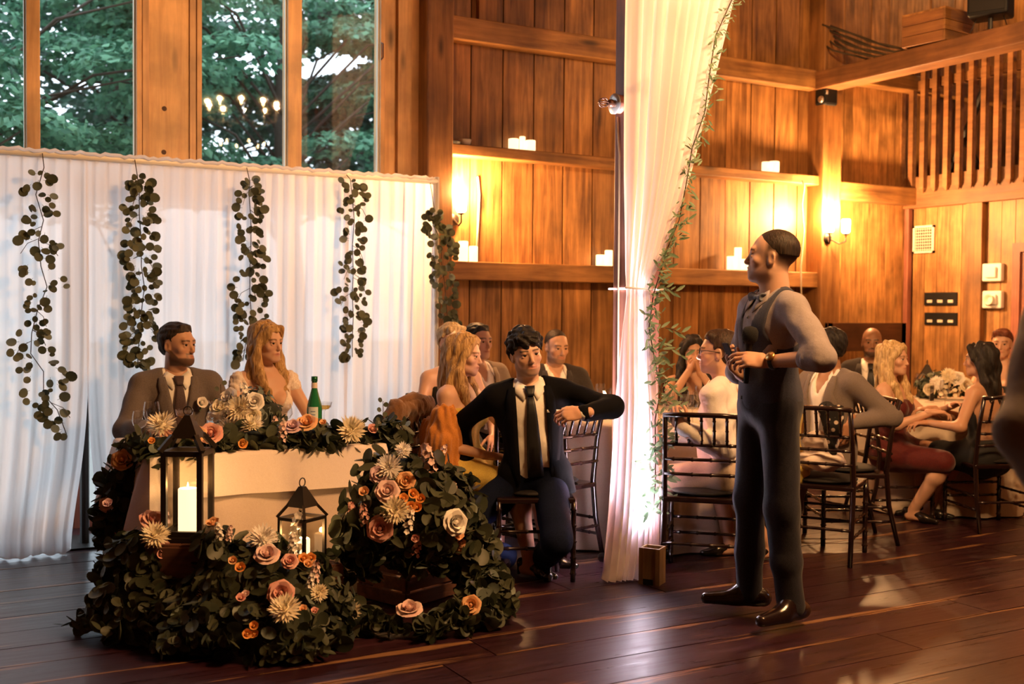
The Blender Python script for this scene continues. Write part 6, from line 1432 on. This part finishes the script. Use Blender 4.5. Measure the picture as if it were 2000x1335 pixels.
# lace shoulder caps
for sd in (1, -1):
    a, b_, c, _ = bride['arms'][sd]; V, Q = grow([rc(a+A(0, 0, .004), a+(b_-a)*.16, .056, .053, .02)], .008); V = wrinkle(V, Q, .004, 150, 6); link('lace_cap', to_mesh('lace_cap', V, Q, M['lace_white']), bride['root'])
# ---- the speaker
wl_, wr_ = at(1499, 706, 5.02), at(1455, 735, 5.22)
best = person('standing man in grey waistcoat and bow tie holding a microphone', None, eye=(1508, 501, 5.22), sit=False, a=-62, ha=-97, hp=7, s=1.03, hs=1.04, near=True, fit='vest', jacket='vest_blue', shirt='grey_shirt', sleeve=.24, bow='bow_blue', trousers='vest_trousers', v=(.27, .002, .085), skin='fair', nk=.006, loose=.013, swr=.004,
              hair='buzz', hairmat='hair_dark', hcol=(.09, .045, .03), stub=.3, shoes='shoe_brown', sw=.20, twr=.006,
              hands={-1: dict(ww=wl_, wpole=RT*.10-UPV*.75-FW*.65, wd=-RT*1.0+UPV*.12+FW*.12, wn=-FW*.75+UPV*.55+RT*.1, curl=(.30, .42, .5, .55), thumb=.75), 1: dict(ww=wr_, wpole=FW*.6-UPV*.9-RT*.1, wd=-RT*.75+UPV*.6-FW*.1, wn=-RT*.35-UPV*.7+FW*.5, curl=(.45, .5, .5, .55), thumb=.3)},
              feet={1: dict(wp=onZ(1462, 1196), fa=-86), -1: dict(wp=onZ(1548, 1226), fa=-42)}, buttons=(.20, .12, .04))
for z in (.40, .33): best['strip']('shirt_button', [[(-.006, z-.006), (.006, z-.006)], [(-.006, z+.006), (.006, z+.006)]], best['torso'](.012), 'bow_blue', .004, .003)
a, b_, c, _ = best['arms'][-1]; u = nrm(c-b_); wc = c-u*.035; n_ = nrm(rotz(-best['rz']) @ (-FW*.8+UPV*.5)); n_ = nrm(n_-u*(n_ @ u))
wt = MB(); RR = Matrix((tuple(np.cross(n_, u)), tuple(u), tuple(n_))).transposed()
MB().lathe([(.0375, -.011), (.0385, 0), (.0375, .011)], 18, c=wc, R=Matrix((tuple(np.cross(n_, u)), tuple(n_), tuple(u))).transposed()).build('watch_strap', M['black_plastic'], best['root'], True)
wo = MB().lathe([(0, .030), (.023, .030), (.024, .038), (.020, .043), (0, .043)], 20, c=wc, R=RR).build('watch', M['gold'], best['root'], True)
mh = at(1465, 652, 5.06); mt = at(1457, 748, 5.09); md = nrm(mh-mt); mic = thing('microphone', 'black handheld microphone with a foam ball head', 'microphone', mt); mq = Vector(md).to_track_quat('Z', 'Y').to_matrix(); ML = float(np.linalg.norm(mh-mt))
MB().lathe([(0, 0), (.011, 0), (.012, .01), (.016, ML*.7), (.020, ML*.8), (.020, ML*.84)], 14, R=mq).build('handle', M['black_plastic'], mic, True)
MB().lathe([(.020, ML-.042), (.033, ML-.028), (.037, ML-.004), (.036, ML+.014), (.026, ML+.030), (0, ML+.037)], 18, R=mq).build('foam_head', plain('foam', (.006, .006, .007), .95, bump=.8, nscale=300), mic, True)
pp_ = at(1424, 690, 5.16); ph = thing('phone', 'dark phone held up in the speaker\'s far hand', 'phone', pp_); R3 = Matrix((tuple(RT*.35-FW*.9), tuple(nrm(np.cross(UPV*.9-RT*.35, RT*.35-FW*.9))), tuple(nrm(UPV*.9-RT*.35)))).transposed()
bevel(MB().box((0, 0, 0), (.050, .008, .105), R3).build('case', M['black_plastic'], ph), .003); MB().box(R3 @ Vector((0, .0045, 0)), (.044, .001, .094), R3).build('screen', M['black_metal'], ph)
# ---- the man in black, turned round on his chair
blk = person('seated man in black suit and black tie resting an arm on a chair back', TA_G, eye=(1027, 689, 6.12), a=4, ha=17, hp=-3, hr=9, near=True, s=1.02, fit='suit', jacket='suit_black', trousers='navy_trousers', tie='tie_black', tie_z=.02, v=(-.02, .085, .082), below=.1, hair='thick', hairmat='hair_black', hcol=(.02, .014, .010), stub=.35,
             lean=(0, 4), pocket=-.115, hands={-1: dict(ww=at(1139, 806, 5.80), wpole=RT*.75+FW*.8+UPV*.05, wd=-RT*1.0-UPV*.10-FW*.05, wn=-FW*.75+UPV*.6, curl=(.45, .5, .55, .6), thumb=.5), 1: dict(ww=at(912, 925, 6.30), wpole=-RT*.6+FW*.5, wd=-UPV-RT*.3, wn=-RT-FW*.4)},
             feet={1: dict(wp=onZ(985, 1108), fa=-12), -1: dict(wp=onZ(1056, 1118), fa=10)})
seat(blk, 'dark chair beneath the man in black')
chair('empty dark chair whose back carries the arm of the man in black', (3.40, 5.60), .305)
blo = person('seated blonde woman in a yellow top with an orange cardigan off her shoulder', TA_G, eye=(906, 692, 6.42), a=62, ha=74, hp=-6, near=True, fem=True, s=1.0, bres=.008, fit='dress', dress='yellow_top', neckz=.37, backz=.33, straps=True, skirt=.8, hair='long', hairmat='hair_blonde', hcol=(.14, .07, .03), lips=(.5, .2, .15),
             hands={1: dict(w=(.10, .24, .64), d=(-.5, .8, -.1), pole=(.25, -.5, -1)), -1: dict(w=(-.14, .40, .80), d=(.2, 1, 0))})
a, b_, c, _ = blo['arms'][1]; a2, b2, c2, _ = blo['arms'][-1]; P_ = blo['P']
blo['cloth']('cardigan', [rc(a+(b_-a)*.38+A(.01, 0, 0), b_+A(.01, -.01, .02), .068, .088, .04), rc(b_+A(.01, -.01, .03), b_+A(.03, -.02, -.34), .090, .115, .05), rc(a+(b_-a)*.45, P_+A(.02, -.15, .22), .055, .07, .05), rc(P_+A(.02, -.15, .22), P_+A(.04, -.16, -.16), .07, .09, .06)], 'orange_knit', None, .009, 120, 9, (1, 1, .06))
ch = seat(blo, 'dark chair under the blonde woman with the orange cardigan', 62, .05)
cz = np.array(ch.location); rz_ = ch.rotation_euler[2]; q_ = lambda x, y, z: cz+rotz(rz_) @ A(x, y, z)
ct = thing('brown_coat', 'brown coat hung over the chair back behind the orange cardigan', 'coat', (*q_(0, -.27, 0)[:2], .30), rz_); V, Q = grow([rc(A(-.17, 0, .58), A(.17, 0, .58), .055, .055, .04), rc(A(-.18, -.02, .50), A(-.19, -.03, .02), .06, .07, .06), rc(A(.0, -.03, .5), A(.0, -.05, .0), .06, .07, .06), rc(A(.18, -.02, .50), A(.19, -.03, .02), .06, .07, .06)], .012); V = wrinkle(V, Q, .006, 90, 3, (1, 1, .1)); link('coat_cloth', to_mesh('coat_cloth', V, Q, M['brown_coat']), ct); MB().tube([(-.19, .0, .60), (0, .01, .64), (.19, 0, .60)], .03, 8).build('collar', M['brown_coat'], ct, True)
w6 = person('seated woman with fair hair half hidden behind the blonde woman', TA_G, eye=(884, 668, 7.02), a=20, ha=30, fem=True, fit='dress', dress='dress_black', neckz=.40, straps=True, skirt=.9, hair='updo', hairmat='hair_pale', hcol=(.14, .08, .04)); seat(w6, 'dark chair under the half hidden fair-haired woman')
m7 = person('seated dark-haired man in a light tan jacket and open shirt', TA_G, eye=(934, 666, 7.80), a=35, ha=42, fit='suit', jacket='suit_tan', shirt='pink_shirt', open=.12, v=(.08, .03, .09), hair='short', hairmat='hair_black', hcol=(.03, .02, .015), skin='tan', hands={1: dict(w=(.12, .34, .80), d=(-.3, 1, 0)), -1: dict(w=(-.12, .34, .80), d=(.3, 1, 0))}); seat(m7, 'dark chair under the man in the tan jacket')
wg = person('seated man with cropped hair and dark jacket over an open white shirt', TA_G, eye=(1087, 676, 8.35), a=14, ha=28, hp=-9, fit='suit', jacket='suit_dark', open=.10, v=(.10, .02, .080), hair='buzz', hairmat='hair_dark', hcol=(.04, .025, .018), stub=.5, skin='tan', pocket=-.11, hands={1: dict(w=(.14, .36, .80), d=(-.3, 1, 0)), -1: dict(w=(-.14, .36, .80), d=(.3, 1, 0))}); seat(wg, 'dark chair under the man with cropped hair')
w9 = person('seated woman with long dark hair, hands clasped before her chin', TA_G, eye=(1353, 688, 8.25), a=4, ha=12, fem=True, bres=.009, fit='dress', dress='dress_black', neckz=.36, straps=True, skirt=.9, hair='long', hairmat='hair_black', hcol=(.02, .012, .01), skin='tan',
            hands={1: dict(w=(.035, .22, 1.03), pole=(.6, .3, -1), d=(-.3, .15, 1), n=(1, .3, 0), curl=(.8, .8, .8, .8)), -1: dict(w=(-.035, .22, 1.03), pole=(-.6, .3, -1), d=(.3, .15, 1), n=(-1, .3, 0), curl=(.8, .8, .8, .8))}); seat(w9, 'dark chair under the woman with clasped hands')
# ---- man with glasses beside the lit drape
gm = person('seated man in glasses and pale shirt twisting round on his chair', TA_G, eye=(1403, 687, 6.28), a=-108, ha=-94, hp=2, near=True, s=1.0, fit='shirt', shirt='pink_shirt', trousers='khaki', hair='slick', hairmat='hair_brown', hcol=(.08, .04, .03), stub=.35, belly=1, lean=(6, 0), collar=True,
            hands={-1: dict(ww=at(1337, 838, 6.02), wpole=RT*.6-UPV+FW*.1, wd=-RT*.5+UPV*.6, wn=-FW*.6-RT*.5, curl=(.75, .8, .85, .9), thumb=.8), 1: dict(w=(.12, .42, .72))}, feet={1: dict(p=(.12, .48, 0)), -1: dict(p=(-.10, .50, 0))})
chair('glossy dark chair with its back to the speaker, under the man in glasses', at(1376, 900, 6.24)[:2], cam_rz(at(1376, 900, 6.24), 176))
gl = gm['root']; H_ = lambda x, y, z: gm['ho']+gm['Hf'] @ A(x, y, z)
for sx in (-1, 1):
    MB().tube([H_(sx*.033+.022*math.cos(k*.5236), .100, .002+.017*math.sin(k*.5236)) for k in range(13)], .0022, 5, False).build('glasses_rim', M['black_plastic'], gl, True)
    MB().tube([H_(sx*.055, .098, .006), H_(sx*.075, .05, .006), H_(sx*.082, -.015, .0)], .002, 5).build('glasses_temple', M['black_metal'], gl, True)
MB().tube([H_(-.011, .101, .006), H_(.011, .101, .006)], .002, 5).build('glasses_bridge', M['black_metal'], gl, True)
# ---- woman almost wholly behind the speaker
w17 = person('seated woman in an orange top mostly hidden behind the speaker', TA_G, eye=(1530, 700, 6.80), a=-75, ha=-95, fem=True, fit='dress', dress='yellow_top', neckz=.44, backz=.44, skirt=1.0, hair='updo', hairmat='hair_brown', feet={1: dict(wp=onZ(1425, 1085), fa=-70), -1: dict(wp=onZ(1500, 1092), fa=-50)}); 
chair('dark chair with a patterned scarf over its back, behind the speaker', at(1612, 900, 6.72)[:2], cam_rz(at(1612, 900, 6.72), 168))
def floral():
    m, nt, b = nmat('floral_cloth'); tc = nt.nodes.new('ShaderNodeTexCoord'); v = nt.nodes.new('ShaderNodeTexVoronoi'); v.inputs['Scale'].default_value = 22; r = nt.nodes.new('ShaderNodeValToRGB'); r.color_ramp.elements[0].position = .22; r.color_ramp.elements[0].color = (.6, .5, .42, 1); r.color_ramp.elements[1].position = .30; r.color_ramp.elements[1].color = (.006, .005, .006, 1); nt.links.new(tc.outputs['Object'], v.inputs['Vector']); nt.links.new(v.outputs['Distance'], r.inputs[0]); nt.links.new(r.outputs[0], b.inputs['Base Color']); b.inputs['Roughness'].default_value = .8
floral()
def on_chair_cloth(name, label, cat, px, py, d, prims, mat, wr=.006, rz=0, seed=2):
    p = at(px, py, d); t_ = thing(name, label, cat, p, rz); V, Q = grow(prims, .010); V = wrinkle(V, Q, wr, 45, seed); link('cloth', to_mesh('cloth', V, Q, M[mat]), t_); return t_
rzc = cam_rz(at(1612, 900, 6.72), 168)
on_chair_cloth('scarf', 'black and white flowered scarf hanging inside the chair back', 'scarf', 1622, 800, 6.55, [rc(A(-.02, 0, 0), A(.02, 0, -.26), .05, .02, .03), rc(A(.05, 0, .0), A(.05, 0, -.14), .03, .02, .03)], 'floral_cloth', .004, rzc)
on_chair_cloth('cloth_bag', 'cream cloth bag lying on the chair behind the speaker', 'bag', 1600, 905, 6.62, [el(A(0, 0, .02), A(.15, .09, .065), None, .04), el(A(.0, 0, .13), A(.11, .06, .06), None, .03)], 'table_linen', .010, rzc)
# ---- the far table
m11 = person('seated man in a grey jacket, his elbow over a chair back', TC_G, eye=(1618, 677, 7.25), a=-42, ha=-112, s=1.0, fit='suit', jacket='suit_mid', shirt='white_shirt', open=.14, v=(.06, .03, .09), trousers='suit_mid', hair='short', hairmat='hair_black', hcol=(.02, .014, .01), beard=1, skin='mid',
             hands={-1: dict(ww=at(1662, 825, 7.0), wpole=RT*1.0+UPV*.3+FW*.2, wd=-UPV*1.0-RT*.2, wn=-FW+RT*.2, curl=(.4, .4, .45, .5)), 1: dict(w=(.16, .30, .66))})
chair('dark chair side-on beneath the elbow of the man in the grey jacket', at(1652, 900, 7.2)[:2], cam_rz(at(1652, 900, 7.2), -72))
m12 = person('seated bald man with a black beard, dark suit and black tie', TC_G, eye=(1703, 668, 9.45), a=-2, ha=2, fit='suit', jacket='suit_dark', tie='tie_black', v=(.06, .03, .085), beard=1, hcol=(.008, .006, .005), skin='brown', hands={1: dict(w=(.14, .34, .80)), -1: dict(w=(-.14, .34, .80))}); seat(m12, 'dark chair under the bald man')
w13 = person('seated woman with wavy pale blonde hair in a red dress', TC_G, eye=(1745, 700, 8.0), a=72, ha=66, fem=True, bres=.009, fit='dress', dress='red_dress', neckz=.38, backz=.42, skirt=.95, feet={1: dict(p=(.10, .20, 0)), -1: dict(p=(-.10, .24, 0))}, hair='long', hairmat='hair_pale', hcol=(.2, .11, .05), hands={1: dict(ww=at(1820, 805, 7.72), wd=RT, wn=UPV), -1: dict(w=(-.10, .38, .80))})
seat(w13, 'dark chair under the woman in red', 115, -.02)
w14 = person('seated woman with long black hair and a low-backed black dress', TC_G, eye=(1915, 702, 7.72), a=-118, ha=-104, fem=True, bres=.008, fit='dress', dress='dress_black', neckz=.42, backz=.12, skirt=.72, hair='longback', hairmat='hair_black', hcol=(.01, .01, .01), skin='tan', lean=(6, 0),
             hands={1: dict(ww=at(1818, 798, 7.95), wd=-RT, wn=UPV), -1: dict(ww=at(1812, 826, 7.70), wd=-RT, wn=UPV)}, feet={-1: dict(wp=onZ(1795, 1006), fa=-60), 1: dict(wp=onZ(1850, 985), fa=-70)})
seat(w14, 'dark chair under the woman with long black hair', -150, .0)
w15 = person('seated woman with red pinned-up hair and bare shoulders', TC_G, eye=(1957, 671, 9.15), a=-14, ha=-8, fem=True, bres=.009, fit='dress', dress='dress_black', neckz=.33, backz=.33, skirt=.9, hair='updo', hairmat='hair_red', hcol=(.10, .03, .015), hands={1: dict(w=(.12, .32, .80)), -1: dict(w=(-.12, .32, .80))}); seat(w15, 'dark chair under the red-haired woman')
# ---- someone standing at the edge of the dance floor
fg = person('standing man in a dark grey suit with his back turned, elbow out', None, eye=(2245, 425, 2.55), sit=False, a=168, ha=160, s=1.02, fit='suit', jacket='suit_mid', trousers='suit_mid', lapel=False, hair='short', hairmat='hair_dark', hands={-1: dict(ww=at(2120, 1050, 2.38), wpole=-RT*1.0-UPV*.2+FW*.1), 1: dict(w=(.24, .12, .86))}, fixz=False)
# thin glass held near the tan jacket
wine_glass('wine glass raised between the blonde woman and the man in the tan jacket', (3.66, 6.35, .759), .21, .042, 'glasses on the guest table behind the post', fill=1)
